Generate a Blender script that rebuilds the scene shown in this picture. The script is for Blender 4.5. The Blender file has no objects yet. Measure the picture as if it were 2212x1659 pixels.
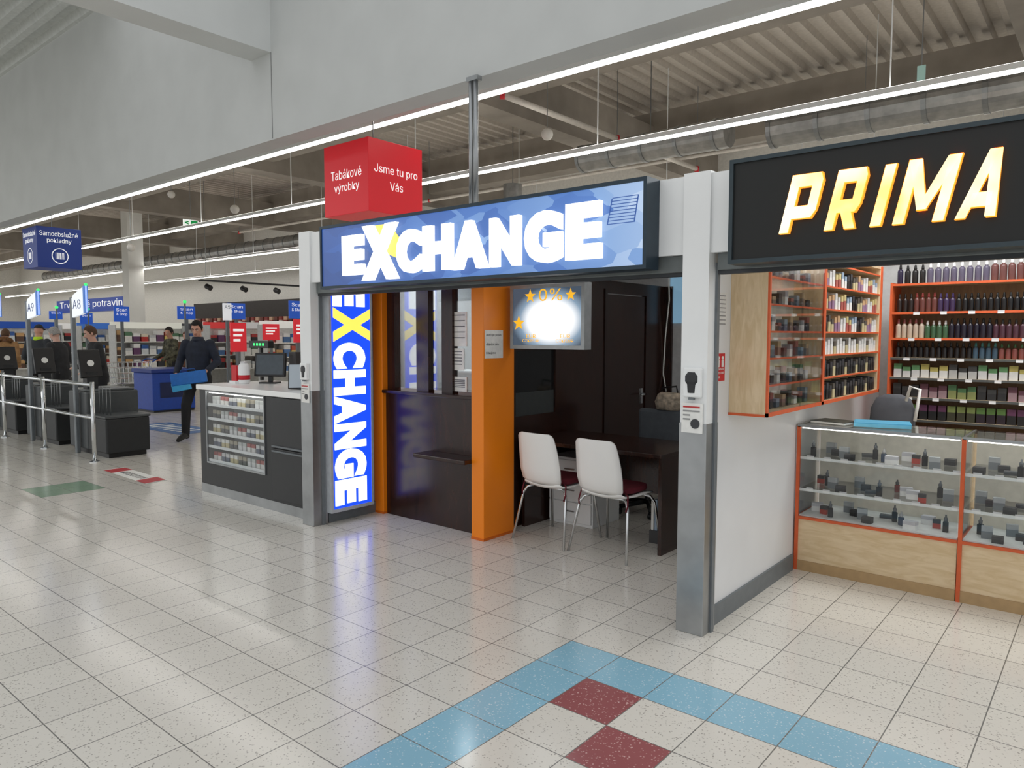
import bpy, bmesh, math, random, os
from mathutils import Vector, Matrix
random.seed(4)
S=bpy.context.scene; COL=S.collection
S.view_settings.view_transform='Standard'
PI=math.pi
FONT=None
try:
    fp=os.path.join(bpy.utils.system_resource('DATAFILES',path='fonts'),'Inter.woff2')
    if os.path.exists(fp): FONT=bpy.data.fonts.load(fp)
except Exception: FONT=None
# ---------------------------------------------------------------- camera
FPX=1578.9; HC=1.62
yaw,pit,rol=[math.radians(a) for a in (39.844,3.843,0.082)]
F=Vector((-math.sin(yaw)*math.cos(pit),math.cos(yaw)*math.cos(pit),-math.sin(pit)))
R0=Vector((math.cos(yaw),math.sin(yaw),0)); U0=R0.cross(F)
RR=R0*math.cos(rol)+U0*math.sin(rol); UU=RR.cross(F)
CP=Vector((0,0,HC))
cam=bpy.data.cameras.new('camera'); co=bpy.data.objects.new('camera',cam); COL.objects.link(co)
cam.sensor_width=36; cam.lens=FPX/2212*36; cam.clip_end=200
M=Matrix((RR,UU,-F)).transposed().to_4x4(); M.translation=CP; co.matrix_world=M
S.camera=co
def ray(u,v): return RR*((u-1106)/FPX)+UU*((829.5-v)/FPX)+F
def G(u,v,z=0):
    d=ray(u,v); p=CP+d*((z-HC)/d.z); return p.x,p.y
def PY(u,v,Y):
    d=ray(u,v); p=CP+d*(Y/d.y); return p.x,p.z
def PX(u,v,X):
    d=ray(u,v); p=CP+d*(X/d.x); return p.y,p.z
def DD(u,d):
    r=ray(u,723); p=CP+r*d; return p.x,p.y
# ---------------------------------------------------------------- materials
def lin(c):
    c/=255; return c/12.92 if c<=.04045 else ((c+.055)/1.055)**2.4
def rgb(c): return (lin(c[0]),lin(c[1]),lin(c[2]),1)
MC={}
def mat(c,rough=.5,metal=0,emit=0,noise=.05,scale=18,coat=0):
    key=(c,rough,metal,emit,noise,scale,coat)
    if key in MC: return MC[key]
    m=bpy.data.materials.new('surface_%d'%len(MC)); m.use_nodes=True; nt=m.node_tree; b=nt.nodes['Principled BSDF']
    b.inputs['Roughness'].default_value=rough; b.inputs['Metallic'].default_value=metal
    if coat: b.inputs['Coat Weight'].default_value=coat
    k=rgb(c)
    if emit:
        b.inputs['Base Color'].default_value=k; b.inputs['Emission Color'].default_value=k; b.inputs['Emission Strength'].default_value=emit
    else:
        tc=nt.nodes.new('ShaderNodeTexCoord'); n=nt.nodes.new('ShaderNodeTexNoise'); n.inputs['Scale'].default_value=scale; n.inputs['Detail'].default_value=3
        r=nt.nodes.new('ShaderNodeValToRGB')
        r.color_ramp.elements[0].position=.3; r.color_ramp.elements[1].position=.7
        r.color_ramp.elements[0].color=tuple(x*(1-noise*2) for x in k[:3])+(1,); r.color_ramp.elements[1].color=tuple(min(1,x*(1+noise)) for x in k[:3])+(1,)
        nt.links.new(tc.outputs['Object'],n.inputs['Vector']); nt.links.new(n.outputs['Fac'],r.inputs['Fac']); nt.links.new(r.outputs['Color'],b.inputs['Base Color'])
    MC[key]=m; return m
def glassmat(tint=(251,252,252),refl=.03):
    m=bpy.data.materials.new('clear_glass'); m.use_nodes=True; nt=m.node_tree; nt.nodes.clear(); N=nt.nodes.new; L=nt.links.new
    o=N('ShaderNodeOutputMaterial'); t=N('ShaderNodeBsdfTransparent'); g=N('ShaderNodeBsdfGlossy'); x=N('ShaderNodeMixShader')
    t.inputs[0].default_value=rgb(tint); g.inputs['Roughness'].default_value=.02
    l=N('ShaderNodeLayerWeight'); l.inputs[0].default_value=.5
    p=N('ShaderNodeMath'); p.operation='POWER'; p.inputs[1].default_value=4
    a=N('ShaderNodeMath'); a.operation='MULTIPLY_ADD'; a.inputs[1].default_value=.7; a.inputs[2].default_value=refl
    L(l.outputs['Facing'],p.inputs[0]); L(p.outputs[0],a.inputs[0]); L(a.outputs[0],x.inputs[0]); L(t.outputs[0],x.inputs[1]); L(g.outputs[0],x.inputs[2]); L(x.outputs[0],o.inputs[0])
    return m
def wood(c1,c2,rough=.35,sc=(3,3,.6)):
    m=bpy.data.materials.new('wood_grain'); m.use_nodes=True; nt=m.node_tree; b=nt.nodes['Principled BSDF']; b.inputs['Roughness'].default_value=rough
    tc=nt.nodes.new('ShaderNodeTexCoord'); mp=nt.nodes.new('ShaderNodeMapping'); mp.inputs['Scale'].default_value=sc
    n=nt.nodes.new('ShaderNodeTexNoise'); n.inputs['Scale'].default_value=9; n.inputs['Detail'].default_value=5; n.inputs['Distortion'].default_value=1.2
    r=nt.nodes.new('ShaderNodeValToRGB'); r.color_ramp.elements[0].color=rgb(c1); r.color_ramp.elements[1].color=rgb(c2); r.color_ramp.elements[0].position=.35; r.color_ramp.elements[1].position=.65
    nt.links.new(tc.outputs['Object'],mp.inputs[0]); nt.links.new(mp.outputs[0],n.inputs['Vector']); nt.links.new(n.outputs['Fac'],r.inputs[0]); nt.links.new(r.outputs[0],b.inputs['Base Color'])
    return m
def tile(c,speck,grout=(122,120,116),k2=.94,amt=.62):
    m=bpy.data.materials.new('terrazzo_tile'); m.use_nodes=True; nt=m.node_tree; L=nt.links.new; N=nt.nodes.new; b=nt.nodes['Principled BSDF']
    tc=N('ShaderNodeTexCoord'); mp=N('ShaderNodeMapping'); mp.inputs['Location'].default_value=(2.18+30,-3.11+30,0)
    br=N('ShaderNodeTexBrick'); br.offset=0; br.inputs['Scale'].default_value=1; br.inputs['Brick Width'].default_value=.3; br.inputs['Row Height'].default_value=.3
    br.inputs['Mortar Size'].default_value=.0026; br.inputs['Mortar Smooth'].default_value=.1; br.inputs['Bias'].default_value=0
    k=rgb(c); br.inputs['Color1'].default_value=tuple(x*k2 for x in k[:3])+(1,); br.inputs['Color2'].default_value=k; br.inputs['Mortar'].default_value=rgb(grout)
    v=N('ShaderNodeTexVoronoi'); v.inputs['Scale'].default_value=74
    r=N('ShaderNodeValToRGB'); r.color_ramp.elements[0].position=.21; r.color_ramp.elements[0].color=(1,1,1,1); r.color_ramp.elements[1].position=.32; r.color_ramp.elements[1].color=(0,0,0,1)
    n=N('ShaderNodeTexNoise'); n.inputs['Scale'].default_value=40; n.inputs['Detail'].default_value=2
    r2=N('ShaderNodeValToRGB'); r2.color_ramp.elements[0].position=.41; r2.color_ramp.elements[1].position=.55
    mu=N('ShaderNodeMath'); mu.operation='MULTIPLY'; mu2=N('ShaderNodeMath'); mu2.operation='MULTIPLY'; mu2.inputs[1].default_value=amt
    mx=N('ShaderNodeMixRGB'); mx.inputs[2].default_value=rgb(speck)
    L(tc.outputs['Object'],mp.inputs[0]); L(mp.outputs[0],br.inputs['Vector']); L(tc.outputs['Object'],v.inputs['Vector']); L(v.outputs['Distance'],r.inputs[0])
    L(tc.outputs['Object'],n.inputs['Vector']); L(n.outputs['Fac'],r2.inputs[0]); L(r.outputs[0],mu.inputs[0]); L(r2.outputs[0],mu.inputs[1]); L(mu.outputs[0],mu2.inputs[0]); L(mu2.outputs[0],mx.inputs[0])
    L(br.outputs['Color'],mx.inputs[1]); L(mx.outputs[0],b.inputs['Base Color'])
    b.inputs['Roughness'].default_value=.16; b.inputs['Specular IOR Level'].default_value=.55
    return m
WHITE=mat((240,242,242),.4,0,0,.015,4); DGREY=mat((48,52,56),.45); BLACK=mat((20,20,22),.4); MGREY=mat((110,116,120),.45)
STEEL=mat((165,168,170),.32,.85,0,.08,6); CHROME=mat((215,218,220),.12,1,0,.02); ORANGE=mat((250,138,20),.35,0,0,.008,3); OTRIM=mat((216,96,50),.55)
DWOOD=wood((36,19,14),(54,29,21),.22,(2,2,.5)); MAPLE=wood((212,186,144),(228,206,170),.4,(.6,3,3)); MAPLEV=wood((212,186,146),(228,205,170),.4,(3,3,.6))
RED=mat((206,26,40),.45); GLASS=glassmat(); GLASSD=glassmat((226,232,234),.09)
LED=mat((255,252,246),.5,0,10.5); UPFILL=mat((255,252,246),.5,0,6.5); WLET=mat((252,253,255),.4,0,1.3); CONC=mat((154,146,136),.85,0,0,.1,2); PAPER=mat((240,240,236),.6)
# ---------------------------------------------------------------- builder
WL={}
def fixn(me):
    bb=bmesh.new(); bb.from_mesh(me); bmesh.ops.recalc_face_normals(bb,faces=bb.faces); bb.to_mesh(me); bb.free()
class B:
    def __init__(s): s.v=[];s.f=[];s.m=[];s.mi=0;s.M=None
    def add(s,vs,fs):
        o=len(s.v)
        for p in vs:
            p=Vector(p); s.v.append(s.M@p if s.M else p)
        for f in fs: s.f.append([i+o for i in f]); s.m.append(s.mi)
        return s
    def box(s,x0,x1,y0,y1,z0,z1):
        x0,x1=min(x0,x1),max(x0,x1); y0,y1=min(y0,y1),max(y0,y1); z0,z1=min(z0,z1),max(z0,z1)
        return s.add([(x0,y0,z0),(x1,y0,z0),(x1,y1,z0),(x0,y1,z0),(x0,y0,z1),(x1,y0,z1),(x1,y1,z1),(x0,y1,z1)],[(0,3,2,1),(4,5,6,7),(0,1,5,4),(1,2,6,5),(2,3,7,6),(3,0,4,7)])
    def cyl(s,p,q,r,r2=None,n=12):
        p=Vector(p);q=Vector(q); r2=r if r2 is None else r2; d=(q-p).normalized(); a=d.orthogonal().normalized(); b=d.cross(a)
        vs=[p+(a*math.cos(2*PI*i/n)+b*math.sin(2*PI*i/n))*r for i in range(n)]+[q+(a*math.cos(2*PI*i/n)+b*math.sin(2*PI*i/n))*r2 for i in range(n)]
        return s.add(vs,[(i,(i+1)%n,n+(i+1)%n,n+i) for i in range(n)]+[tuple(range(n-1,-1,-1)),tuple(range(n,2*n))])
    def tube(s,pts,r,n=8):
        pts=[Vector(p) for p in pts]; vs=[];a=None
        for i,p in enumerate(pts):
            d=((pts[min(i+1,len(pts)-1)]-pts[max(i-1,0)])).normalized()
            a=d.orthogonal().normalized() if a is None else (a-d*a.dot(d)).normalized()
            b=d.cross(a); vs+=[p+(a*math.cos(2*PI*k/n)+b*math.sin(2*PI*k/n))*r for k in range(n)]
        fs=[]
        for i in range(len(pts)-1):
            for k in range(n): fs.append((i*n+k,i*n+(k+1)%n,(i+1)*n+(k+1)%n,(i+1)*n+k))
        fs+=[tuple(range(n-1,-1,-1)),tuple(range((len(pts)-1)*n,len(pts)*n))]
        return s.add(vs,fs)
    def sph(s,c,rx,ry=None,rz=None,n=14,m=8):
        ry=ry or rx; rz=rz or rx; c=Vector(c); vs=[c+Vector((0,0,-rz))];fs=[]
        for j in range(1,m):
            t=-PI/2+PI*j/m
            vs+=[c+Vector((rx*math.cos(t)*math.cos(2*PI*i/n),ry*math.cos(t)*math.sin(2*PI*i/n),rz*math.sin(t))) for i in range(n)]
        vs.append(c+Vector((0,0,rz)))
        for i in range(n): fs.append((0,1+(i+1)%n,1+i))
        for j in range(m-2):
            for i in range(n): fs.append((1+j*n+i,1+j*n+(i+1)%n,1+(j+1)*n+(i+1)%n,1+(j+1)*n+i))
        t=len(vs)-1
        for i in range(n): fs.append((1+(m-2)*n+i,1+(m-2)*n+(i+1)%n,t))
        return s.add(vs,fs)
    def lathe(s,c,prof,n=14): return s.loft([(Vector(c)+Vector((0,0,z)),r,r) for r,z in prof],n)
    def loft(s,rings,n=16):
        vs=[];fs=[]
        for (c,rx,ry) in rings: vs+=[Vector(c)+Vector((rx*math.cos(2*PI*i/n),ry*math.sin(2*PI*i/n),0)) for i in range(n)]
        for j in range(len(rings)-1):
            for i in range(n): fs.append((j*n+i,j*n+(i+1)%n,(j+1)*n+(i+1)%n,(j+1)*n+i))
        fs+=[tuple(range(n-1,-1,-1)),tuple(range((len(rings)-1)*n,len(rings)*n))]
        return s.add(vs,fs)
    def prism(s,pts,ax,a0,a1):
        def mk(p,a): return {0:(a,p[0],p[1]),1:(p[0],a,p[1]),2:(p[0],p[1],a)}[ax]
        n=len(pts)
        return s.add([mk(p,a0) for p in pts]+[mk(p,a1) for p in pts],[(i,(i+1)%n,n+(i+1)%n,n+i) for i in range(n)]+[tuple(range(n-1,-1,-1)),tuple(range(n,2*n))])
    def limb(s,js):
        for i,(p,r) in enumerate(js):
            s.sph(p,r,n=12,m=8)
            if i: s.cyl(js[i-1][0],p,js[i-1][1],r,12)
        return s
    def build(s,name,mats,parent=None,label=None,cat=None,group=None,kind=None,smooth=False,bev=0):
        if not isinstance(mats,(list,tuple)): mats=[mats]
        if parent is not None: off=WL.get(parent.name,Vector())
        else:
            xs=[p.x for p in s.v];ys=[p.y for p in s.v];zs=[p.z for p in s.v]; off=Vector(((min(xs)+max(xs))/2,(min(ys)+max(ys))/2,min(zs)))
            if kind=='structure': off=Vector()
        me=bpy.data.meshes.new(name); me.from_pydata([tuple(p-off) for p in s.v],[],s.f)
        for m in mats: me.materials.append(m)
        me.polygons.foreach_set('material_index',s.m)
        if smooth: me.polygons.foreach_set('use_smooth',[True]*len(me.polygons))
        me.validate(); fixn(me)
        o=bpy.data.objects.new(name,me); COL.objects.link(o)
        if parent is not None: o.parent=parent
        else: o.location=off
        WL[o.name]=off
        if bev:
            md=o.modifiers.new('bevel','BEVEL'); md.width=bev; md.segments=2; md.limit_method='ANGLE'
        return tag(o,label,cat,group,kind)
def tag(o,label=None,cat=None,group=None,kind=None):
    if label: o['label']=label
    if cat: o['category']=cat
    if group: o['group']=group
    if kind: o['kind']=kind
    return o
def thing(name,label,cat,loc=(0,0,0),group=None):
    o=bpy.data.objects.new(name,None); COL.objects.link(o); o.location=loc; o.empty_display_size=.1; WL[o.name]=Vector(loc)
    return tag(o,label,cat,group)
KIDS={}
def copy_tree(o,parent=None):
    c=o.copy(); COL.objects.link(c)
    if parent is not None: c.parent=parent
    if o.name not in KIDS: KIDS[o.name]=[x for x in bpy.data.objects if x.parent==o]
    for ch in KIDS[o.name]: copy_tree(ch,c)
    return c
PROTOS=[]
def put(proto,loc,label,group=None,rz=0,cat=None,scale=None):
    c=copy_tree(proto); c.location=loc; c.rotation_euler=(0,0,rz); c['label']=label
    if group: c['group']=group
    if cat: c['category']=cat
    if scale: c.scale=scale
    return c
def box(name,mats,x0,x1,y0,y1,z0,z1,parent=None,bev=0,**k): return B().box(x0,x1,y0,y1,z0,z1).build(name,mats,parent,bev=bev,**k)
X_=Vector((1,0,0));Y_=Vector((0,1,0));Z_=Vector((0,0,1))
def text(parent,name,body,o,ex,ey,w,h,m,depth=.003,bold=0.,shear=0.,label=None):
    cu=bpy.data.curves.new('lettering','FONT'); cu.body=body; cu.size=1; cu.extrude=.02; cu.shear=shear; cu.resolution_u=4
    if FONT and bold<.04: cu.font=FONT
    else: cu.offset=bold
    ob=bpy.data.objects.new('lettering',cu); COL.objects.link(ob); dg=bpy.context.evaluated_depsgraph_get()
    me=bpy.data.meshes.new_from_object(ob.evaluated_get(dg)); bpy.data.objects.remove(ob)
    vs=[v.co.copy() for v in me.vertices]; x0=min(v.x for v in vs);x1=max(v.x for v in vs);y0=min(v.y for v in vs);y1=max(v.y for v in vs);z0=min(v.z for v in vs);z1=max(v.z for v in vs)
    if w is None: w=h*(x1-x0)/(y1-y0)
    if h is None: h=w*(y1-y0)/(x1-x0)
    ex=Vector(ex);ey=Vector(ey);ez=ex.cross(ey); o=Vector(o); off=WL[parent.name] if parent is not None else Vector()
    for i,v in enumerate(me.vertices):
        p=vs[i]; v.co=o+ex*((p.x-x0)/(x1-x0)*w)+ey*((p.y-y0)/(y1-y0)*h)+ez*((p.z-z0)/(z1-z0)*depth)-off
    me.materials.clear(); me.materials.append(m); me.name=name
    t=bpy.data.objects.new(name,me); COL.objects.link(t); t.parent=parent; WL[t.name]=off
    if label: t['label']=label
    return t
# ---------------------------------------------------------------- setting
xs=[-56,-8.78,-8.18,-2.18]+[-2.18+.3*i for i in range(1,9)]+[9]
ys=[-14,3.11-2.4]+[3.11-.3*i for i in range(7,-1,-1)]+[18]
b=B()
for i in range(len(xs)-1):
    for j in range(len(ys)-1):
        cx=(xs[i]+xs[i+1])/2; cy=(ys[j]+ys[j+1])/2
        a=math.floor((cx+2.18)/.3); c=math.floor((cy-3.11)/.3+1e-4); b.mi=0
        if -8.78<cx<-8.18 and 2.5<cy<3.11: b.mi=3
        if xs[i]>=-2.19 and xs[i+1]<1 and 0.6<ys[j] and cy<3.11:
            if c==-1 or a==0: b.mi=1
            elif a+c==-1: b.mi=2
        b.add([(xs[i],ys[j],0),(xs[i+1],ys[j],0),(xs[i+1],ys[j+1],0),(xs[i],ys[j+1],0)],[(0,1,2,3)])
b.build('floor',[tile((226,222,213),(112,105,97)),tile((146,194,216),(228,238,242)),tile((158,94,96),(228,194,190),amt=.72),tile((138,168,142),(180,190,175))],kind='structure')
def corr(name,m,a0,a1,b0,b1,z,per,dep,axis):
    b=B(); pr=[];x=a0
    while x<a1:
        for fx,dz in ((0,0),(.3,0),(.42,dep),(.88,dep)): pr.append((x+fx*per,dz))
        x+=per
    n=len(pr); vs=[]
    for bb in (b0,b1): vs+=[((p,bb,z+d) if axis=='y' else (bb,p,z+d)) for p,d in pr]
    b.add(vs,[(i,i+1,n+i+1,n+i) for i in range(n-1)]); return b.build(name,m,kind='structure')
corr('ceiling',mat((198,190,179),.7),-51,8,3.9,15.2,5.9,.28,.09,'y')
corr('ceiling_hall',mat((196,200,198),.6),-8,3.76,-51,-9,5.5,.3,.09,'x')
GW=mat((194,197,196),.7,0,0,.02,3)
box('wall_upper',GW,-51,8,3.75,3.95,3.36,5.98,kind='structure')
box('wall_back',mat((232,230,224),.7),-51,8,15,15.2,0,6,kind='structure')
box('wall_left',mat((228,226,220),.7),-51.2,-51,3.9,15,0,6,kind='structure')
x,_=PY(585,113,3.75)
BW=mat((206,209,208),.6,0,0,.015,3)
box('ceiling_beam',BW,x-.32,x,-8,3.75,4.12,5.5,kind='structure'); box('ceiling_beam_flange',BW,x-.4,x+.1,-8,3.75,4.72,4.82,kind='structure')
box('trim_3',mat((130,132,132),.7),x+.0,x+.006,3.746,3.75,3.37,4.12,kind='structure')
for X in (-32,-26,-19.5,-13,-7,-.8): box('ceiling_girder',CONC,X-.2,X+.2,3.96,15,4.75,5.45,kind='structure')
for Y in (7.7,12.2): box('ceiling_crossbeam',CONC,-51,8,Y,Y+.4,4.95,5.7,kind='structure')
box('trim_1',WHITE,-5.18,-1.82,3.62,3.74,2.05,2.46,kind='structure'); box('trim_2',WHITE,-1.67,2,3.62,3.74,2.05,2.46,kind='structure')
box('wall_divider',mat((228,230,232),.45,0,0,.015,3),-1.80,-1.70,3.74,7.3,0,2.46,kind='structure')
box('baseboard_divider',MGREY,-1.70,-1.685,3.745,5.06,0,.11,kind='structure')
box('wall_shop_back',mat((215,216,216),.6),-5.3,2,7.3,7.4,0,2.6,kind='structure')
box('wall_booth_left',mat((205,207,209),.5),-5.33,-5.21,3.76,7.3,0,2.46,kind='structure')
box('baseboard_booth',MGREY,-5.21,-5.19,3.76,4.27,0,.1,kind='structure')
# ---------------------------------------------------------------- facade posts
def post(x0,label):
    t=thing('facade_post',label,'post',(x0+.075,3.67,0)); x1=x0+.15
    box('shaft',WHITE,x0,x1,3.6,3.74,1.15,2.47,t); box('steel_cladding',STEEL,x0-.004,x1+.004,3.594,3.745,0,1.15,t,.004)
    box('shutter_channel',MGREY,x1,x1+.014,3.68,3.71,0,2.0,t); return t
post(-1.82,'white facade post with steel base right of the two white chairs'); post(-5.33,'white facade post with steel base beside the tall blue light box')
for (x0,x1,l) in ((-5.17,-1.83,'dark grey shutter rail under the blue currency sign'),(-1.65,2,'dark grey shutter rail under the black shop sign')):
    t=thing('shutter_rail',l,'shutter rail',((x0+x1)/2,3.7,1.94)); box('rail_body',mat((110,116,116),.5,.2),x0,x1,3.655,3.73,1.96,2.05,t,.004); box('bottom_bar',DGREY,x0,x1,3.67,3.715,1.94,1.965,t)
x,_=PY(1040,300,3.8)
t=thing('steel_hanger_post','slim twin steel post rising above the blue currency sign','post',(x,3.8,2.46))
for k in (-.022,.022): B().cyl((x+k,3.72,2.46),(x+k,3.72,3.36),.017).build('tube',STEEL,t,smooth=True)
box('bracket',STEEL,x-.05,x+.05,3.70,3.75,3.33,3.36,t)
def dispenser(x,z,s,label1,label2):
    t=thing('hand_sanitizer_dispenser',label1,'dispenser',(x,3.59,z)); yf=3.6 if z>1.15 else 3.594
    box('body',WHITE,x-.05*s,x+.055*s,3.565,yf,z,z+.16*s,t,.01); B().loft([((x+.003,3.5652,z+.025*s),.02*s,.004),((x+.003,3.5652,z+.07*s),.024*s,.005),((x+.003,3.5652,z+.085*s),.036*s,.006),((x+.003,3.5652,z+.115*s),.036*s,.006),((x+.003,3.5652,z+.135*s),.02*s,.005)],12).build('drop_window',mat((34,36,40),.2),t); box('nozzle',MGREY,x-.015,x+.015,3.57,3.59,z-.012,z,t)
    p=thing('instruction_plate',label2,'plate',(x,3.59,z-.19)); yy=3.594
    b=B(); b.box(x-.06*s,x+.06*s,3.585,yy,z-.19,z-.03); b.build('plate',PAPER,p); B().cyl((x+.02*s,3.585,z-.14),(x+.02*s,3.581,z-.14),.026*s,n=16).build('round_mark',mat((60,62,66),.5),p)
    for k in range(4): box('text_line',mat((190,60,60) if k==0 else (150,150,150),.6),x-.05*s,x+(.045 if k<2 else -.01)*s,3.582,3.5855,z-.055-.022*k,z-.047-.022*k,p)
dispenser(-1.745,1.29,1,'white hand sanitizer dispenser on post beside the vape shop','white instruction plate below dispenser on post beside the vape shop')
dispenser(-5.255,1.24,.9,'white hand sanitizer dispenser on post beside the tobacco counter','white instruction plate below dispenser on post beside the tobacco counter')
# ---------------------------------------------------------------- EXCHANGE sign
def signpanel():
    m=bpy.data.materials.new('printed_blue_panel'); m.use_nodes=True; nt=m.node_tree; N=nt.nodes.new; L=nt.links.new; b=nt.nodes['Principled BSDF']
    tc=N('ShaderNodeTexCoord'); sp=N('ShaderNodeSeparateXYZ'); L(tc.outputs['Generated'],sp.inputs[0])
    r=N('ShaderNodeValToRGB'); e=r.color_ramp.elements; e[0].color=rgb((28,58,124)); e[1].color=rgb((190,210,236)); e[0].position=0; e[1].position=1
    for p,c in ((.3,(42,86,164)),(.55,(74,118,190)),(.8,(130,166,214))): k=e.new(p); k.color=rgb(c)
    mp=N('ShaderNodeMapping'); mp.inputs['Rotation'].default_value=(0,.55,0); mp.inputs['Scale'].default_value=(1.5,1,3.4); L(tc.outputs['Object'],mp.inputs[0])
    v=N('ShaderNodeTexVoronoi'); v.distance='CHEBYCHEV'; v.inputs['Scale'].default_value=2.2; L(mp.outputs[0],v.inputs['Vector'])
    a=N('ShaderNodeMath'); a.operation='MULTIPLY_ADD'; a.inputs[1].default_value=.6; a.inputs[2].default_value=-.28
    s2=N('ShaderNodeSeparateColor'); L(v.outputs['Color'],s2.inputs[0]); L(s2.outputs[0],a.inputs[0])
    xx=N('ShaderNodeMath'); xx.operation='MULTIPLY'; L(a.outputs[0],xx.inputs[0]); xg=N('ShaderNodeMath'); xg.operation='MULTIPLY_ADD'; xg.inputs[1].default_value=.5; xg.inputs[2].default_value=.5; L(sp.outputs[0],xg.inputs[0]); L(xg.outputs[0],xx.inputs[1])
    x8=N('ShaderNodeMath'); x8.operation='MULTIPLY_ADD'; x8.inputs[1].default_value=.72; x8.inputs[2].default_value=.13; L(sp.outputs[0],x8.inputs[0])
    ad=N('ShaderNodeMath'); ad.operation='ADD'; ad.use_clamp=True; L(x8.outputs[0],ad.inputs[0]); L(xx.outputs[0],ad.inputs[1]); L(ad.outputs[0],r.inputs[0])
    L(r.outputs[0],b.inputs['Emission Color']); b.inputs['Base Color'].default_value=(.05,.08,.15,1); b.inputs['Emission Strength'].default_value=.9; b.inputs['Roughness'].default_value=.3
    return m
Ys=3.48
x0,_=PY(690,500,Ys); x1,_=PY(1397,450,Ys); z0=1.975; z1=2.462
t=thing('currency_exchange_sign','long illuminated blue sign with white letters over the exchange booth','sign',((x0+x1)/2,3.55,z0))
b=B(); b.box(x0,x1,Ys+.02,3.618,z0,z1)
for a in ((x0,x1,z0,z0+.022),(x0,x1,z1-.022,z1),(x0,x0+.022,z0+.022,z1-.022),(x1-.022,x1,z0+.022,z1-.022)): b.box(a[0],a[1],Ys,Ys+.02,a[2],a[3])
b.build('case',mat((44,60,72),.4,.3),t)
box('printed_panel',signpanel(),x0+.022,x1-.022,Ys+.008,Ys+.0195,z0+.022,z1-.022,t)
a,zt=PY(1312,430,Ys); c,zb=PY(1378,478,Ys); b=B(); LM=mat((50,84,150),.4,0,.5)
for k in range(9): zz=zb+(zt-zb)*k/8; b.box(a+.03*k/8,c+.03*k/8-.03,Ys+.005,Ys+.0078,zz,zz+.004)
b.prism([(a-.006,zb),(a,zb),(a+.03,zt),(a+.024,zt)],1,Ys+.005,Ys+.0078).prism([(c-.03,zb),(c-.024,zb),(c,zt),(c-.006,zt)],1,Ys+.005,Ys+.0078); b.build('line_motif',LM,t)
YEL=mat((250,222,92),.4,0,1.0)
LB=[('E',740,783,508,594),('X',782,858,484,604),('C',857,908,495,590),('H',914,975,485,584),('A',976,1052,476,581),('N',1058,1122,468,575),('G',1133,1212,455,568),('E',1222,1297,437,560)]
for ch,u0,u1,v0,v1 in LB:
    a,_=PY(u0,560,Ys-.02); c,_=PY(u1,560,Ys-.02); um=(u0+u1)/2
    _,zt=PY(um,v0,Ys-.02); _,zb=PY(um,v1,Ys-.02)
    text(t,'letter',ch,(a,Ys+.007,zb),X_,Z_,c-a,zt-zb,WLET,.035,.065)
    if ch=='X':
        w=c-a; zm=(zt+zb)/2
        B().prism([(a+.2*w,zt),(a+.82*w,zt),(a+.5*w,zm)],1,Ys+.003,Ys+.0075).prism([(a+.8*w,zt-.03),(a+w+.03,zm+.05),(a+.98*w,zm-.06),(a+.55*w,zm)],1,Ys+.003,Ys+.0075).build('yellow_backing',mat((238,208,96),.4,0,.8),t)
# vertical light box
Xl=-5.10
y0,_=PX(714,900,Xl); y1,_=PX(806,900,Xl)
t=thing('vertical_light_box','tall bright blue light box with sideways lettering beside orange pillar','light box',(Xl-.05,(y0+y1)/2,.1))
b=B(); b.box(-5.19,Xl-.015,y0,y1,.1,2.2)
for a in ((y0,y1,.1,.13),(y0,y1,2.17,2.2),(y0,y0+.022,.13,2.17),(y1-.022,y1,.13,2.17)): b.box(Xl-.015,Xl,a[0],a[1],a[2],a[3])
b.build('case',mat((205,210,216),.35,.3),t); box('wall_mount',MGREY,-5.209,-5.19,y0+.03,y1-.03,.1,2.1,t)
box('light_panel',mat((22,66,240),.3,0,1.3),Xl-.015,Xl-.006,y0+.022,y1-.022,.13,2.17,t)
yL,_=PX(722,850,Xl); yR,_=PX(790,850,Xl); yxL,_=PX(720,700,Xl); yxR,_=PX(799,700,Xl)
for ch,v0,v1 in (('E',616,663),('X',665,738),('C',740,796),('H',799,853),('A',854,913),('N',914,968),('G',969,1031),('E',1034,1088)):
    _,zt=PX(755,v0,Xl); _,zb=PX(755,v1,Xl)
    a,c=(yxL,yxR) if ch=='X' else (yL,yR)
    text(t,'letter',ch,(Xl-.006,a,zt),-Z_,Y_,zt-zb,c-a,YEL if ch=='X' else WLET,.008,.065,label='yellow letter' if ch=='X' else None)
# ---------------------------------------------------------------- booth
def pillar(name,x0,x1,y0,y1,label):
    t=thing(name,label,'pillar',((x0+x1)/2,(y0+y1)/2,0)); box('shaft',ORANGE,x0,x1,y0,y1,0,2.35,t,.003); box('kick_strip',mat((215,104,12),.4),x0-.003,x1+.003,y0-.003,y1+.003,0,.02,t); return t
pillar('orange_pillar',-5.2,-5.075,4.27,4.42,'narrow orange pillar between blue light box and teller windows')
cx,cy=G(1045,1170)
pillar('orange_column',cx-.13,cx,cy,cy+.37,'wide orange column carrying a paper notice beside the chairs')
Yb=4.31; xl=-5.075; xr=cx-.13
t=thing('teller_counter','dark wood teller counter with glazed service windows','counter',((xl+xr)/2,Yb+.2,0))
box('front_panel',DWOOD,xl,xr,Yb,Yb+.05,0,1.1,t); box('counter_top',DWOOD,xl,xr,Yb-.05,Yb+.45,1.1,1.13,t,.006)
for a,c in ((832,848),(895,921),(950,973)):
    xa,_=PY(a,700,Yb); xb,_=PY(c,700,Yb); box('mullion',DWOOD,xa,xb,Yb+.02,Yb+.09,1.13,2.3,t)
box('head_rail',DWOOD,xl,xr,Yb+.01,Yb+.1,2.3,2.35,t)
e=[xl]+[PY(u,700,Yb)[0] for u in (908,961)]+[xr]
GLASST=glassmat((222,228,230),.2)
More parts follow.
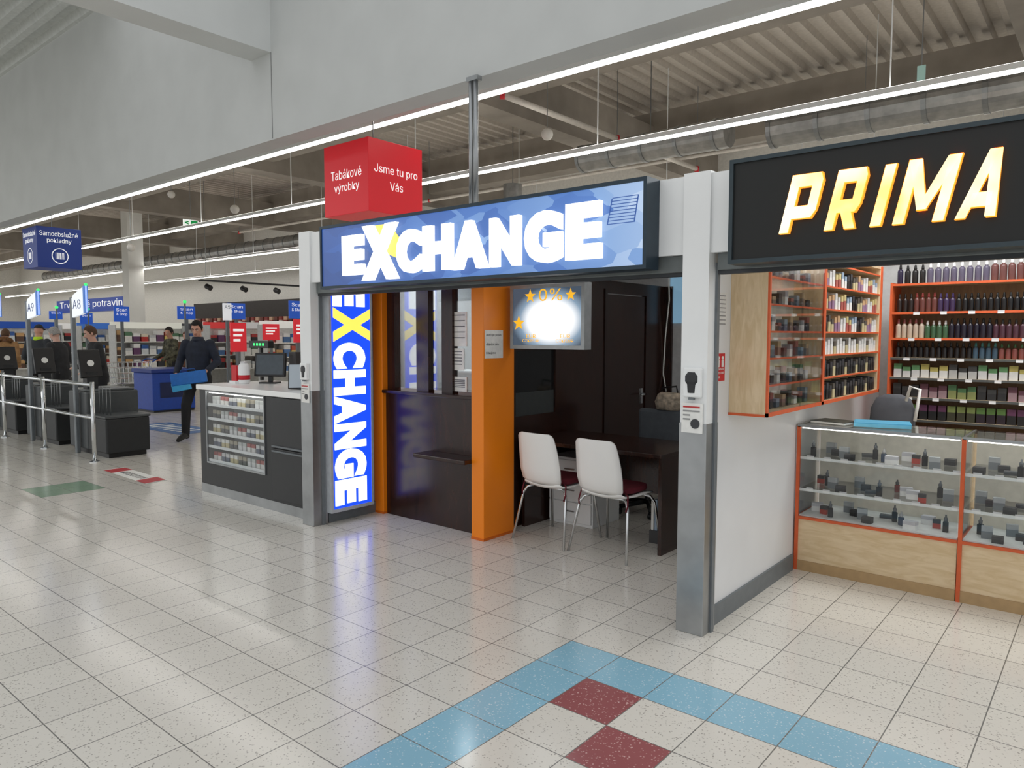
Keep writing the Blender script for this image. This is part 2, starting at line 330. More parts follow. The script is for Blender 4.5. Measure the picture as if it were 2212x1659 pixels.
for i in range(3): box('window_pane',GLASST,e[i]+.02,e[i+1]-.02,Yb+.05,Yb+.056,1.15,2.3,t)
xa,_=PY(910,990,Yb-.1); box('lower_ledge',DWOOD,xa,xr+.0,Yb-.2,Yb-.001,.60,.635,t,.008)
for i,(u0,u1,v0,v1,l) in enumerate(((972,1018,675,748,'large white notice taped inside right teller window'),(972,1018,812,846,'small white notice low in right teller window'),(978,1012,752,800,'middle white notice in right teller window'))):
    a,zt=PY(u0,v0,Yb+.1); c,zb=PY(u1,v1,Yb+.1)
    n=thing('paper_notice',l,'notice',((a+c)/2,Yb+.045,zb)); box('sheet',PAPER,a,c,Yb+.045,Yb+.049,zb,zt,n)
    for k in range(5): box('text_line',mat((120,120,125),.6),a+.02,c-.02,Yb+.0435,Yb+.045,zt-.03-(zt-zb-.05)*k/5,zt-.022-(zt-zb-.05)*k/5,n)
t=thing('booth_monitor','small blue glowing monitor inside the teller booth','monitor',(-4.35,5.62,1.73)); box('screen',mat((60,120,220),.3,0,1.2),-4.6,-4.15,5.59,5.6,1.75,2.05,t); box('case',BLACK,-4.62,-4.13,5.6,5.65,1.73,2.07,t)
box('office_screen',mat((206,202,192),.6),-5.2,-3.95,5.65,5.7,0,2.1,label='pale office screen wall inside the teller booth',cat='partition')
box('printer',mat((215,216,214),.5),-4.75,-4.35,4.78,5.0,1.0,1.3,label='pale grey printer behind the teller glass',cat='printer',bev=.02)
box('printer_table',DWOOD,-4.95,-4.2,4.77,5.3,0,1.0,label='dark wooden table holding the printer in the booth',cat='table',bev=.01)
Xp=-3.88; pe=7.29
t=thing('dark_partition','dark brown wood partition wall with service hatch behind monitor','partition',(Xp-.03,5.8,0))
hy0,hz1=PX(1114,757,Xp); hy1,hz0=PX(1200,842,Xp); _,hzb=PX(1160,895,Xp)
d0,_=PX(1310,700,Xp); d1,_=PX(1396,700,Xp)
b=B(); ya=cy+.37
b.box(Xp-.06,Xp,ya,hy0,0,2.15).box(Xp-.06,Xp,hy0,hy1,0,hzb).box(Xp-.06,Xp,hy0,hy1,hz1,2.15).box(Xp-.06,Xp,hy1,d0,0,2.15).box(Xp-.06,Xp,d0,d1,2.03,2.15).box(Xp-.06,Xp,d1,pe,0,2.15)
b.box(Xp,Xp+.09,pe-.03,pe,0,2.15); b.build('panel',DWOOD,t); box('hatch_glass',mat((22,23,25),.08),Xp-.03,Xp-.024,hy0,hy1,hz0,hz1,t); box('frosted_panel',mat((62,66,66),.4),Xp-.035,Xp-.02,hy0,hy1,hzb,hz0,t)
t=thing('door_1',None,None,(Xp-.02,(d0+d1)/2,0)); t['kind']='structure'
box('door_leaf',DWOOD,Xp-.045,Xp-.012,d0+.01,d1-.01,0,2.02,t); box('door_frame',wood((30,15,12),(44,24,18),.25),Xp-.01,Xp+.012,d0-.04,d0,0,2.07,t)
B().tube([(Xp,d1-.07,1.0),(Xp+.05,d1-.07,1.0),(Xp+.05,d1-.17,1.0)],.01).build('door_handle',CHROME,t,smooth=True); box('lock_plate',CHROME,Xp-.012,Xp-.004,d1-.09,d1-.05,.9,1.06,t)
y0,zt=PX(1047,713,cx); y1,zb=PX(1086,773,cx)
n=thing('column_notice','white printed notice taped to the orange column','notice',(cx,(y0+y1)/2,zb)); box('sheet',PAPER,cx,cx+.003,y0,y1,zb,zt,n)
TXT=mat((50,50,55),.6)
for k,(s,w) in enumerate((('dodržujte prosím',.95),('diskrétní zónu',.8),('Děkujeme',.6))): text(n,'text_line',s,(cx+.003,y0+.015,zt-.05-.07*k),Y_,Z_,(y1-y0-.03)*w,.022,TXT,.001)
# hanging monitor
Ym=4.45; a,zt=PY(1102,617,Ym); c,_=PY(1263,612,Ym); _,zb=PY(1102,753,Ym)
def scr():
    m=bpy.data.materials.new('glowing_screen'); m.use_nodes=True; nt=m.node_tree; N=nt.nodes.new; L=nt.links.new; b=nt.nodes['Principled BSDF']
    tc=N('ShaderNodeTexCoord'); mp=N('ShaderNodeMapping'); mp.inputs['Location'].default_value=(-.95,0,-.74); mp.inputs['Scale'].default_value=(1.7,0,1.7); L(tc.outputs['Generated'],mp.inputs[0])
    g=N('ShaderNodeTexGradient'); g.gradient_type='SPHERICAL'; L(mp.outputs[0],g.inputs[0])
    r=N('ShaderNodeValToRGB'); e=r.color_ramp.elements; e[0].color=rgb((60,72,86)); e[1].color=(1,1,1,1); e[1].position=.5; k=e.new(.22); k.color=rgb((120,142,162)); L(g.outputs[0],r.inputs[0])
    L(r.outputs[0],b.inputs['Emission Color']); b.inputs['Base Color'].default_value=(.02,.02,.02,1); b.inputs['Emission Strength'].default_value=1.25; b.inputs['Roughness'].default_value=.2
    return m
t=thing('hanging_monitor','grey framed rate monitor hanging above the white chairs','monitor',((a+c)/2,Ym,zb)); f=.03
b=B(); b.box(a,c,Ym+.012,Ym+.09,zb,zt)
for q in ((a,c,zb,zb+f),(a,c,zt-f,zt),(a,a+f,zb+f,zt-f),(c-f,c,zb+f,zt-f)): b.box(q[0],q[1],Ym,Ym+.012,q[2],q[3])
b.build('case',mat((170,174,176),.35,.4),t); sc=box('screen',scr(),a+f,c-f,Ym+.006,Ym+.0115,zb+f,zt-f,t)
GOLD=mat((232,172,40),.4,0,.9)
def star(cx_,cz,r,Y,par):
    pts=[(cx_+math.sin(PI*i/5)*(r if i%2==0 else r*.42),cz+math.cos(PI*i/5)*(r if i%2==0 else r*.42)) for i in range(10)]
    B().prism(pts,1,Y-.002,Y).build('star',GOLD,par)
w=c-a
star(a+w*.28,zt-.09,.055,Ym+.006,sc); star(a+w*.82,zt-.09,.05,Ym+.006,sc); star(a+w*.12,zb+.2,.06,Ym+.006,sc)
text(sc,'percent_text','0%',(a+w*.40,Ym+.006,zt-.13),X_,Z_,.22,.092,GOLD,.002,.0)
for k in (.2,.66):
    text(sc,'currency_text','EUR',(a+w*k+.02,Ym+.006,zb+.085),X_,Z_,.09,.028,GOLD,.002,.0); text(sc,'currency_text','CZK/EUR',(a+w*k-.02,Ym+.006,zb+.05),X_,Z_,.16,.026,GOLD,.002,.0)
box('ceiling_bracket',DGREY,(a+c)/2-.03,(a+c)/2+.03,Ym+.03,Ym+.07,zt,2.42,t)
box('booth_ceiling_panel',mat((222,222,219),.6),-5.2,-2.6,3.78,7.25,2.42,2.46,label='pale flat ceiling panel over the exchange booth',cat='ceiling panel')
t=thing('booth_lamp','round white downlight in the booth ceiling by the monitor','lamp',(-4.0,5.1,2.39)); B().lathe((-4.0,5.1,2.395),[(.10,0),(.13,.025)],20).build('rim',WHITE,t); B().cyl((-4.0,5.1,2.388),(-4.0,5.1,2.396),.095,n=20).build('diffuser',mat((255,246,230),.4,0,14),t)
# chairs
def chair():
    root=thing('visitor_chair','x','chair')
    SW=mat((246,245,242),.35,0,0,.01,4)
    def sheet(rows,th):
        b=B(); vs=[];n=9
        for (y,z,w,dp,ny,nz) in rows:
            for side in (0,1):
                for i in range(n):
                    q=-1+2*i/(n-1); vs.append((q*w,y+ny*(side*th)+(-dp)*(1-q*q)*(1 if ny else 0),z+nz*(side*th)-(dp*(1-q*q) if nz and not ny else 0)))
        m=2*n; fs=[]
        for j in range(len(rows)-1):
            for i in range(n-1):
                fs.append((j*m+i,j*m+i+1,(j+1)*m+i+1,(j+1)*m+i)); fs.append((j*m+n+i,(j+1)*m+n+i,(j+1)*m+n+i+1,j*m+n+i+1))
            for i in (0,n-1): fs.append((j*m+i,(j+1)*m+i,(j+1)*m+n+i,j*m+n+i))
        for j in (0,len(rows)-1):
            for i in range(n-1): fs.append((j*m+i,j*m+n+i,j*m+n+i+1,j*m+i+1))
        b.add(vs,fs); return b
    sheet([(-.185,.47,.165,.03,1,0),(-.205,.50,.190,.03,1,0),(-.225,.58,.20,.035,1,0),(-.24,.68,.195,.03,1,0),(-.262,.78,.185,.025,1,0),(-.278,.84,.175,.02,1,0),(-.284,.862,.16,.018,1,0),(-.288,.872,.135,.015,1,0)],.012).build('backrest',SW,root,smooth=True)
    sheet([(.215,.425,.17,.005,0,1),(.205,.438,.19,.012,0,1),(.1,.45,.205,.016,0,1),(-.05,.447,.205,.018,0,1),(-.17,.452,.195,.02,0,1),(-.2,.472,.175,.02,0,1)],.012).build('seat',SW,root,smooth=True)
    for sx in (-1,1):
        B().tube([(sx*.15,.14,.43),(sx*.19,.17,.415),(sx*.215,.19,.37),(sx*.25,.24,0)],.0105).build('leg',CHROME,root,smooth=True)
        B().tube([(sx*.15,-.12,.43),(sx*.19,-.15,.415),(sx*.215,-.17,.37),(sx*.26,-.25,0)],.0105).build('leg',CHROME,root,smooth=True)
    B().tube([(-.15,.14,.43),(.15,.14,.43)],.0105).tube([(-.15,-.12,.43),(.15,-.12,.43)],.0105).build('under_frame',CHROME,root,smooth=True)
    return root
ch=chair()
p1=G(1108,1165);p2=G(1226,1190);p3=G(1355,1222)
c1=((p1[0]+p2[0])/2-.01,(p1[1]+p2[1])/2+.25); c2=((p2[0]+p3[0])/2+.01,(p2[1]+p3[1])/2+.25)
ch2=copy_tree(ch); ch.location=(c1[0],c1[1],0); ch2.location=(c2[0],c2[1],0); ch.rotation_euler.z=-.05; ch2.rotation_euler.z=-.05
tag(ch,'white shell chair with chrome legs nearer the orange column','chair'); tag(ch2,'white shell chair with chrome legs nearer the steel post','chair')
ch['group']='white visitor chairs'; ch2['group']='white visitor chairs'
BURG=mat((98,20,36),.85)
for c,l in ((c1,'burgundy cushion on the white chair nearer the column'),(c2,'burgundy cushion on the white chair nearer the post')):
    t=thing('seat_cushion',l,'cushion',(c[0],c[1]+.02,.465),'burgundy seat cushions'); b=B()
    pts=[(c[0]+.185*math.copysign(abs(math.cos(a))**.5,math.cos(a)),c[1]+.03+.175*math.copysign(abs(math.sin(a))**.5,math.sin(a))) for a in [2*PI*i/28 for i in range(28)]]
    b.prism(pts,2,.465,.508); b.build('pad',BURG,t,bev=.014)
    for sx in (-1,1): B().tube([(c[0]+sx*.15,c[1]-.13,.475),(c[0]+sx*.2,c[1]-.17,.47),(c[0]+sx*.21,c[1]-.19,.40),(c[0]+sx*.2,c[1]-.2,.36)],.006).build('tie',BURG,t,smooth=True)
# desk
dx,dy=G(1425,1203)
t=thing('dark_desk','dark wood desk in front of the white chairs','desk',((Xp+.05+dx)/2,dy+.37,0))
box('desk_top',DWOOD,Xp+.02,dx,dy+.0,dy+.75,.72,.75,t,.003); box('side_panel',DWOOD,dx-.03,dx-.002,dy+.02,dy+.73,0,.72,t); box('side_panel',DWOOD,Xp+.03,Xp+.06,dy+.02,dy+.73,0,.72,t); box('modesty_panel',DWOOD,Xp+.06,dx-.03,dy+.66,dy+.68,.3,.72,t)
px,py=G(1175,1128); qx,_=G(1275,1145); py+=.08
t=thing('drawer_pedestal','white drawer pedestal under the dark desk','drawers',((px+qx)/2,py+.22,0)); box('body',WHITE,px,qx,py,py+.42,0,.58,t,.004)
for k in range(3):
    d=box('drawer',WHITE,px+.01,qx-.01,py-.018,py-.001,.03+.18*k,.2+.18*k,t,.003); box('handle',STEEL,(px+qx)/2-.05,(px+qx)/2+.05,py-.03,py-.018,.12+.18*k,.13+.18*k,d)
oy=dy+1.15; ox=PY(1428,900,oy+.23)[0]
t=thing('office_chair','grey upholstered office chair with black star base behind desk','chair',(ox,oy,0)); FAB=mat((92,98,104),.9)
b=B()
for k in range(5):
    a=2*PI*k/5+.3; b.tube([(ox,oy,.1),(ox+.27*math.cos(a),oy+.27*math.sin(a),.07)],.022)
b.build('star_base',BLACK,t,smooth=True)
for k in range(5):
    a=2*PI*k/5+.3; x=ox+.28*math.cos(a); y=oy+.28*math.sin(a); B().cyl((x-.02,y,.028),(x+.02,y,.028),.028,n=14).build('castor',BLACK,t)
B().cyl((ox,oy,.08),(ox,oy,.44),.025).build('gas_column',BLACK,t); box('seat',FAB,ox-.24,ox+.24,oy-.24,oy+.24,.44,.52,t,.03)
box('backrest',FAB,ox-.23,ox+.23,oy+.2,oy+.27,.54,.93,t,.03); box('back_bar',BLACK,ox-.03,ox+.03,oy+.24,oy+.3,.42,.75,t)
b=B(); bx=ox+.07; b.loft([((bx,oy+.235,.93),.12,.055),((bx+.01,oy+.235,1.0),.15,.065),((bx+.02,oy+.235,1.07),.13,.055),((bx+.02,oy+.235,1.09),.1,.03)])
t=thing('cloth_bag','pale patterned cloth bag lying on the office chair back','bag',(bx,oy+.235,.93)); b.build('sack',mat((196,182,162),.8,0,0,.3,24),t,smooth=True); B().tube([(bx-.08,oy+.235,1.06),(bx-.07,oy+.235,1.13),(bx+.08,oy+.235,1.15),(bx+.1,oy+.235,1.06)],.009).build('strap',BLACK,t,smooth=True)
mx,my=G(1408,1182)
t=thing('brochure_rack','stack of white printed brochures standing by desk side','brochures',(mx,my+.2,0)); box('holder',mat((60,60,62),.5),mx-.08,mx+.05,my+.1,my+.3,0,.1,t)
for k in range(4): box('brochure',[PAPER,mat((160,180,200),.5)][k%2],mx-.075+.03*k,mx-.055+.03*k,my+.12,my+.29,.1,.34,t)
box('wall_poster',mat((150,196,226),.5,0,.35),*[PY(1447,650,7.28)[0],PY(1475,650,7.28)[0]],7.285,7.299,1.75,2.4,label='pale blue poster on wall seen beside right post',cat='poster')
b=B(); x,_=PY(1442,700,7.24); b.tube([(x,7.25,2.3),(x+.01,7.25,2.0),(x-.03,7.25,1.6),(x-.05,7.25,1.2),(x-.01,7.25,1.0)],.008); b.build('power_cable',PAPER,label='thin white power cable hanging down beside the dark door',cat='cable',smooth=True)
# ---------------------------------------------------------------- PRIMA shop
Yq=3.48; x0,_=PY(1574,450,Yq); x1=1.3; z0=1.97; z1=2.475
t=thing('black_shop_sign','long black shop sign with glowing cream and orange letters','sign',((x0+x1)/2,3.55,z0))
b=B(); b.box(x0,x1,Yq+.02,3.618,z0,z1)
for a in ((x0,x1,z0,z0+.02),(x0,x1,z1-.02,z1),(x0,x0+.02,z0+.02,z1-.02)): b.box(a[0],a[1],Yq,Yq+.02,a[2],a[3])
b.build('case',mat((52,64,70),.4,.3),t); box('panel',mat((9,12,11),.5),x0+.02,x1,Yq+.012,Yq+.0195,z0+.02,z1-.02,t)
def warmface():
    m=bpy.data.materials.new('warm_letter_face'); m.use_nodes=True; nt=m.node_tree; N=nt.nodes.new; L=nt.links.new; b=nt.nodes['Principled BSDF']
    tc=N('ShaderNodeTexCoord'); n=N('ShaderNodeTexNoise'); n.inputs['Scale'].default_value=5; L(tc.outputs['Object'],n.inputs['Vector'])
    r=N('ShaderNodeValToRGB'); r.color_ramp.elements[0].color=rgb((255,208,96)); r.color_ramp.elements[1].color=rgb((255,246,216)); r.color_ramp.elements[0].position=.35; r.color_ramp.elements[1].position=.65
    L(n.outputs['Fac'],r.inputs[0]); L(r.outputs[0],b.inputs['Emission Color']); b.inputs['Base Color'].default_value=rgb((255,220,150)); b.inputs['Emission Strength'].default_value=1.1; return m
CL=warmface(); OL=mat((255,162,50),.4,0,1.0)
POL={'P':[[(0,0),(.28,0),(.28,1),(0,1)],[(.28,.79),(1,.79),(1,.88),(.9,1),(.28,1)],[(.72,.45),(1,.45),(1,.79),(.72,.79)],[(.28,.24),(.88,.24),(1,.36),(1,.45),(.28,.45)]],
 'R':[[(0,0),(.28,0),(.28,1),(0,1)],[(.28,.79),(1,.79),(1,.88),(.9,1),(.28,1)],[(.72,.49),(1,.49),(1,.79),(.72,.79)],[(.28,.28),(.88,.28),(1,.40),(1,.49),(.28,.49)],[(.42,.28),(.76,.28),(1.02,0),(.69,0)]],
 'I':[[(0,0),(1,0),(1,1),(0,1)]],
 'M':[[(0,0),(.21,0),(.21,1),(0,1)],[(.79,0),(1,0),(1,1),(.79,1)],[(.0,1),(.25,1),(.59,.2),(.41,.2)],[(.75,1),(1,1),(.59,.2),(.41,.2)]],
 'A':[[(0,0),(.26,0),(.66,1),(.38,1)],[(.74,0),(1,0),(.70,1),(.42,1)],[(.2,.16),(.8,.16),(.76,.37),(.28,.37)]]}
for chh,u0,u1,v0,v1 in (('P',1684,1780,377,500),('R',1781,1876,366,493),('I',1880,1934,357,486),('M',1929,2075,341,478),('A',2064,2190,323,467)):
    a,_=PY(u0,430,Yq-.02); c,_=PY(u1,430,Yq-.02); um=(u0+u1)/2; _,zt=PY(um,v0,Yq-.02); _,zb=PY(um,v1,Yq-.02)
    h=zt-zb; sh=.23*h; w_=c-a-sh
    def mk(grow,ya,yb,m,par,nm):
        b=B()
        for pl in POL[chh]:
            mx_=sum(p[0] for p in pl)/len(pl); mz_=sum(p[1] for p in pl)/len(pl)
            pts=[]
            for p in pl:
                X=a+p[0]*w_+sh*p[1]; Zz=zb+p[1]*h
                X+=math.copysign(grow,p[0]-mx_) if abs(p[0]-mx_)>1e-6 else 0; Zz+=math.copysign(grow,p[1]-mz_) if abs(p[1]-mz_)>1e-6 else 0
                pts.append((X,Zz))
            b.prism(pts,1,ya,yb)
        return b.build(nm,m,par)
    l=mk(0,Yq-.02,Yq-.014,CL,t,'letter'); mk(.003,Yq-.0135,Yq+.0118,OL,l,'letter_outline')
def wallsheet(name,l,cat,u0,u1,v0,v1,m,X=-1.70):
    y0,zt=PX(u0,v0,X); y1,zb=PX(u1,v1,X); n=thing(name,l,cat,(X,(y0+y1)/2,zb)); s=box('sheet',m,X,X+.003,y0,y1,zb,zt,n); return n,y0,y1,zb,zt
n,y0,y1,zb,zt=wallsheet('red_distance_sticker','red distancing sticker on white wall right of post','sticker',1545,1564,764,822,RED)
for k in (.28,.72):
    yk=y0+(y1-y0)*k; B().cyl((-1.697,yk,zt-.025),(-1.694,yk,zt-.025),.011,n=12).box(-1.697,-1.694,yk-.011,yk+.011,zt-.075,zt-.037).build('figure',PAPER,n)
for k,w_ in enumerate(('DODRŽUJTE','ODSTUP','2 m')): text(n,'text_line',w_,(-1.697,y0+.012,zb+.06-.022*k),Y_,Z_,(y1-y0)*(.8 if k<2 else .4),.013,PAPER,.001)
n,y0,y1,zb,zt=wallsheet('printed_price_list','white printed price list on wall above red sticker','notice',1540,1568,630,700,mat((232,232,230),.6))
for k in range(8): box('text_line',mat((150,150,152),.6),-1.697,-1.696,y0+.01,y1-.015,zt-.02-.022*k,zt-.014-.022*k,n)
def bottle(bc,cc,h,r,name='liquid_bottle'):
    o=B().lathe((0,0,0),[(r*.9,0),(r,.006),(r,h*.62),(r*.92,h*.68),(r*.45,h*.74),(r*.45,h*.78)],12).build(name,bc,smooth=True); o['category']='bottle'; o.location=(0,0,-50)
    WL[o.name]=Vector(); B().lathe((0,0,0),[(r*.5,h*.76),(r*.5,h*.8),(r*.36,h*.97),(r*.28,h)],10).build('cap',cc,o,smooth=True)
    PROTOS.append(o); return o
def pack(c1,c2,w,d,h,name='small_carton',fr=.6):
    b=B(); b.box(-w/2,w/2,-d/2,d/2,0,h*fr); b.mi=1; b.box(-w/2,w/2,-d/2,d/2,h*fr,h); o=b.build(name,[c1,c2]); o['category']='carton'; o.location=(0,0,-50); PROTOS.append(o); return o
P={}
def bt(bc,cc,h,r):
    k=(bc,cc,h,r)
    if k not in P: P[k]=bottle(mat(bc,.3),mat(cc,.4),h,r)
    return P[k]
def pk(c1,c2,w,d,h,name='small_carton'):
    k=(c1,c2,w,d,h,name)
    if k not in P: P[k]=pack(mat(c1,.5),mat(c2,.5),w,d,h,name)
    return P[k]
Yk=6.62; X0,_=PY(1924,750,Yk); X1=.3
SZ=[.94,1.12,1.28,1.44,1.6,1.81,2.04]
t=thing('back_display_shelf','tall orange edged display shelf of bottles on shop back wall','shelf',((X0+X1)/2,Yk+.2,0))
box('back_panel',wood((150,116,84),(166,134,98),.5),X0,X1,Yk+.3,Yk+.34,0,2.04,t); box('side_panel',OTRIM,X0-.018,X0,Yk,Yk+.34,0,2.05,t)
for z in SZ: s=box('shelf_board',MAPLE,X0,X1,Yk+.01,Yk+.3,z-.016,z,t); box('front_edge',OTRIM if z>1.5 else mat((84,86,84),.5),X0,X1,Yk,Yk+.012,z-.018,z,s)
box('base_cabinet',MAPLE,X0,X1,Yk,Yk+.3,0,.86,t)
rows=[(6,[((40,32,60),(20,20,20),.16,.022,1,'dark purple'),((30,26,26),(20,20,20),.15,.022,3,'black capped dark'),((96,90,110),(240,240,240),.16,.023,8,'white capped violet'),((110,70,66),(240,240,240),.17,.025,4,'white capped maroon'),((170,100,60),(60,40,30),.17,.028,5,'amber boxed')]),
 (5,[((40,30,28),(16,16,16),.15,.020,3,'black'),((104,60,54),(130,48,44),.155,.020,4,'red'),((62,46,80),(54,36,86),.145,.020,3,'violet'),((20,20,22),(12,12,12),.14,.020,17,'all black')]),
 (4,[((190,174,156),(150,84,84),.155,.020,5,'cream'),((64,96,68),(220,220,220),.14,.020,4,'green'),((30,26,40),(12,12,12),.155,.020,7,'dark'),((76,46,58),(20,20,20),.145,.020,5,'plum'),((140,104,78),(20,20,20),.155,.020,6,'copper')]),
 (3,[((24,22,24),(12,12,12),.125,.019,13,'short black'),((60,84,102),(60,120,116),.125,.019,4,'teal'),((130,72,66),(60,100,62),.115,.019,5,'red and green'),((124,124,94),(70,110,84),.125,.019,5,'olive')])]
for r,segs in rows:
    n=sum(s[4] for s in segs); i=0
    names={6:'top shelf',5:'second shelf from the top',4:'third shelf from the top',3:'fourth shelf from the top'}[r]
    for bc,cc,h,rad,cnt,nm in segs:
        for k in range(cnt):
            x=X0+.04+i*(1.14/n); i+=1
            put(bt(bc,cc,h,rad),(x,Yk+.06+random.uniform(0,.01),SZ[r]),'%s liquid bottle on the %s behind the counter'%(nm,names),'%s bottles on the %s'%(nm,names))
for r,cols,l in ((2,[((200,200,200),(90,136,90)),((212,212,208),(176,164,90)),((176,176,174),(60,60,60))],'fifth shelf from the top'),(1,[((40,40,42),(60,60,60)),((150,124,130),(96,58,70)),((130,136,84),(72,112,72))],'sixth shelf from the top'),(0,[((40,30,40),(92,126,64)),((30,30,32),(100,56,88)),((60,60,44),(126,140,80))],'lowest visible shelf')):
    for i in range(18):
        q=cols[(i//3)%3]; x=X0+.05+i*.066
        put(pk(q[0],q[1],.056,.05,(.11,.085,.1)[i%3] if r else .12),(x,Yk+.06,SZ[r]),'%s carton on the %s behind the counter'%(['pale','light','mixed colour'][(i//3)%3] if r==2 else ['dark','coloured','bright'][(i//3)%3],l),'%s cartons on the %s'%(['first','second','third'][(i//3)%3],l))
tagp=pack(mat((244,244,242),.5),mat((210,210,212),.5),.045,.004,.024,'price_tag')
for r in (1,2,3,4,5):
    for i in range(6): put(tagp,(X0+.12+i*.19+.03*(r%3),Yk-.0019,SZ[r]-.023),'white price tag on the shelf edge %s from the bottom of the back display'%['','second','third','fourth','fifth','sixth'][r],'price tags on edge %d of the back display'%r,cat='price tag')
# wall cabinets
Xc=-1.49; ya,_=PX(1655,800,Xc); yb,_=PX(1775,800,Xc); yc,_=PX(1897,800,Xc); zc0=1.17; zc1=2.16
CZ=[1.195+.15*k for k in range(7)]
SFILL=mat((255,250,240),.4,0,6)
def cab(name,label,y0,y1,glass):
    t=thing(name,label,'cabinet',((Xc-1.69)/2,(y0+y1)/2,zc0)); b=B(); b.box(-1.699,-1.68,y0,y1,zc0,zc1).box(-1.68,Xc,y0,y0+.02,zc0,zc1).box(-1.68,Xc,y1-.02,y1,zc0,zc1).box(-1.68,Xc,y0+.02,y1-.02,zc0,zc0+.02).box(-1.68,Xc,y0+.02,y1-.02,zc1-.02,zc1)
    b.build('body',MAPLEV,t)
    b=B(); b.box(Xc,Xc+.012,y0,y1,zc0,zc0+.022).box(Xc,Xc+.012,y0,y0+.02,zc0,zc1).box(Xc,Xc+.012,y1-.02,y1,zc0,zc1); b.box(-1.699,Xc,y0-.004,y0,zc0,zc0+.014); b.build('orange_edge',OTRIM,t)
    sh_=GLASS if glass else MAPLE
    for z in CZ[1:]: s=box('shelf_board',sh_,-1.68,Xc-.01,y0+.02,y1-.02,z-.008,z,t); box('front_edge',OTRIM,Xc-.01,Xc-.002,y0+.02,y1-.02,z-.011,z,s)
    if glass:
        ym=(y0+y1)/2+.08
        box('fill_strip',mat((255,250,240),.4,0,9),-1.6,-1.57,y0+.04,y1-.04,zc1-.026,zc1-.02,t); box('pale_back',mat((232,226,212),.5),-1.68,-1.675,y0+.02,y1-.02,zc0+.02,zc1-.02,t)  # glowing strip added to lift the dim cabinet interior
        box('glass_door',GLASS,Xc+.001,Xc+.006,y0+.02,ym,zc0+.022,zc1,t); box('glass_door',GLASS,Xc+.007,Xc+.011,ym-.04,y1-.02,zc0+.022,zc1,t)
    return t
cab('glazed_wall_cabinet','maple wall cabinet with sliding glass doors and orange edges',ya,yb,True); cab('open_wall_cabinet','open maple wall cabinet with packed trays beyond the glazed one',yb,yc,False)
cols=[((60,62,64),(30,30,32)),((80,96,112),(130,146,156)),((210,210,206),(150,150,154)),((120,100,84),(170,146,112)),((50,50,54),(140,80,72))]
ordn=['lowest','second','third','fourth','fifth','sixth','seventh']
for j,z in enumerate(CZ[:6]):
    for i in range(9):
        c=cols[(i*2+j)%5]; y=ya+.07+i*(yb-ya-.14)/8.2
        put(pk(c[0],c[1],.05,.05,.05+.02*((i+j)%3)),(Xc-.09,y,z),'small boxed device in the glazed cabinet on its %s shelf'%ordn[j],'boxed devices on %s glazed cabinet shelf'%ordn[j])
cols2=[((230,230,228),(210,210,208)),((170,92,84),(206,190,134)),((228,228,226),(150,170,190)),((30,30,32),(60,60,64)),((200,190,150),(90,84,76)),((150,120,150),(200,164,124))]
for j,z in enumerate(CZ[:6]):
    for i in range(20):
        c=cols2[(i//2+j)%6] if j>2 else cols2[[3,3,0][j] if i%4 else 4]; y=yb+.05+i*(yc-yb-.1)/19.4
        put(pk(c[0],c[1],.09,.045,.085+.012*((i+j)%3)),(Xc-.06,y,z),'coloured packet in the open wall cabinet on its %s shelf'%ordn[j],'packets on %s open cabinet shelf'%ordn[j])
# glass display counters
def counter(x0,x1,label):
    y0=5.08; y1=5.55; t=thing('glass_display_counter',label,'counter',((x0+x1)/2,(y0+y1)/2,0))
    box('wooden_base',MAPLE,x0+.02,x1-.001,y0+.012,y1,.0,.36,t); box('plinth_line',mat((180,150,108),.5),x0+.02,x1-.001,y0+.004,y0+.012,0,.07,t)
    b=B(); b.box(x0,x0+.022,y0,y0+.02,0,1.0).box(x0+.022,x1-.001,y0,y0+.018,.36,.378).box(x0,x0+.02,y0+.02,y1,.36,.378); b.build('orange_trim',OTRIM,t)
    b=B(); b.box(x0,x0+.02,y0+.02,y1,0,.36); b.build('end_panel',MAPLE,t)
    box('front_glass',GLASS,x0+.022,x1-.004,y0+.004,y0+.01,.378,1.0,t); box('side_glass',GLASS,x0+.004,x0+.01,y0+.02,y1,.378,1.0,t); box('top_glass',GLASS,x0,x1-.002,y0,y1,1.0,1.008,t)
    box('back_panel',mat((226,220,204),.5),x0+.02,x1-.003,y1-.015,y1,.36,1.0,t); box('display_floor',mat((226,228,226),.4),x0+.022,x1-.003,y0+.02,y1-.015,.36,.386,t)
    for z in (.57,.79):
        s=box('glass_shelf',GLASS,x0+.022,x1-.004,y0+.02,y1-.015,z-.008,z,t); box('label_rail',mat((228,231,230),.4),x0+.022,x1-.004,y0+.014,y0+.02,z-.016,z+.002,s)
    box('fill_strip',SFILL,x0+.03,x1-.01,y0+.016,y0+.03,.985,.993,t)  # invented glow under the top glass, brightens the goods
    b=B(); b.box(x0+.004,x1-.004,y0,y0+.014,.994,1.012).box(x0+.004,x0+.014,y0+.014,y1,.994,1.012); b.build('steel_edge',STEEL,t)
    return t
xa=-1.69; xb,_=PY(2070,1100,5.08); counter(xa,xb,'glass display counter with maple base beside the white wall'); counter(xb+.004,xb+1.0,'second glass display counter at the right picture edge')
def device(c1,c2,h):
    b=B(); b.box(-.016,.016,-.012,.012,0,h*.6); o=b.build('vaping_device',mat(c1,.3,.5),bev=.004); o['category']='vaping device'; o.location=(0,0,-50); WL[o.name]=Vector()
    B().lathe((0,0,h*.6),[(.010,0),(.012,h*.2),(.006,h*.26),(.005,h*.4)],10).build('tank',mat(c2,.2),o,smooth=True); PROTOS.append(o); return o
dv=[device((30,30,32),(90,95,100),.11),device((130,46,40),(60,60,60),.085),device((60,76,100),(170,170,170),.09)]
dn=['black','red','blue']
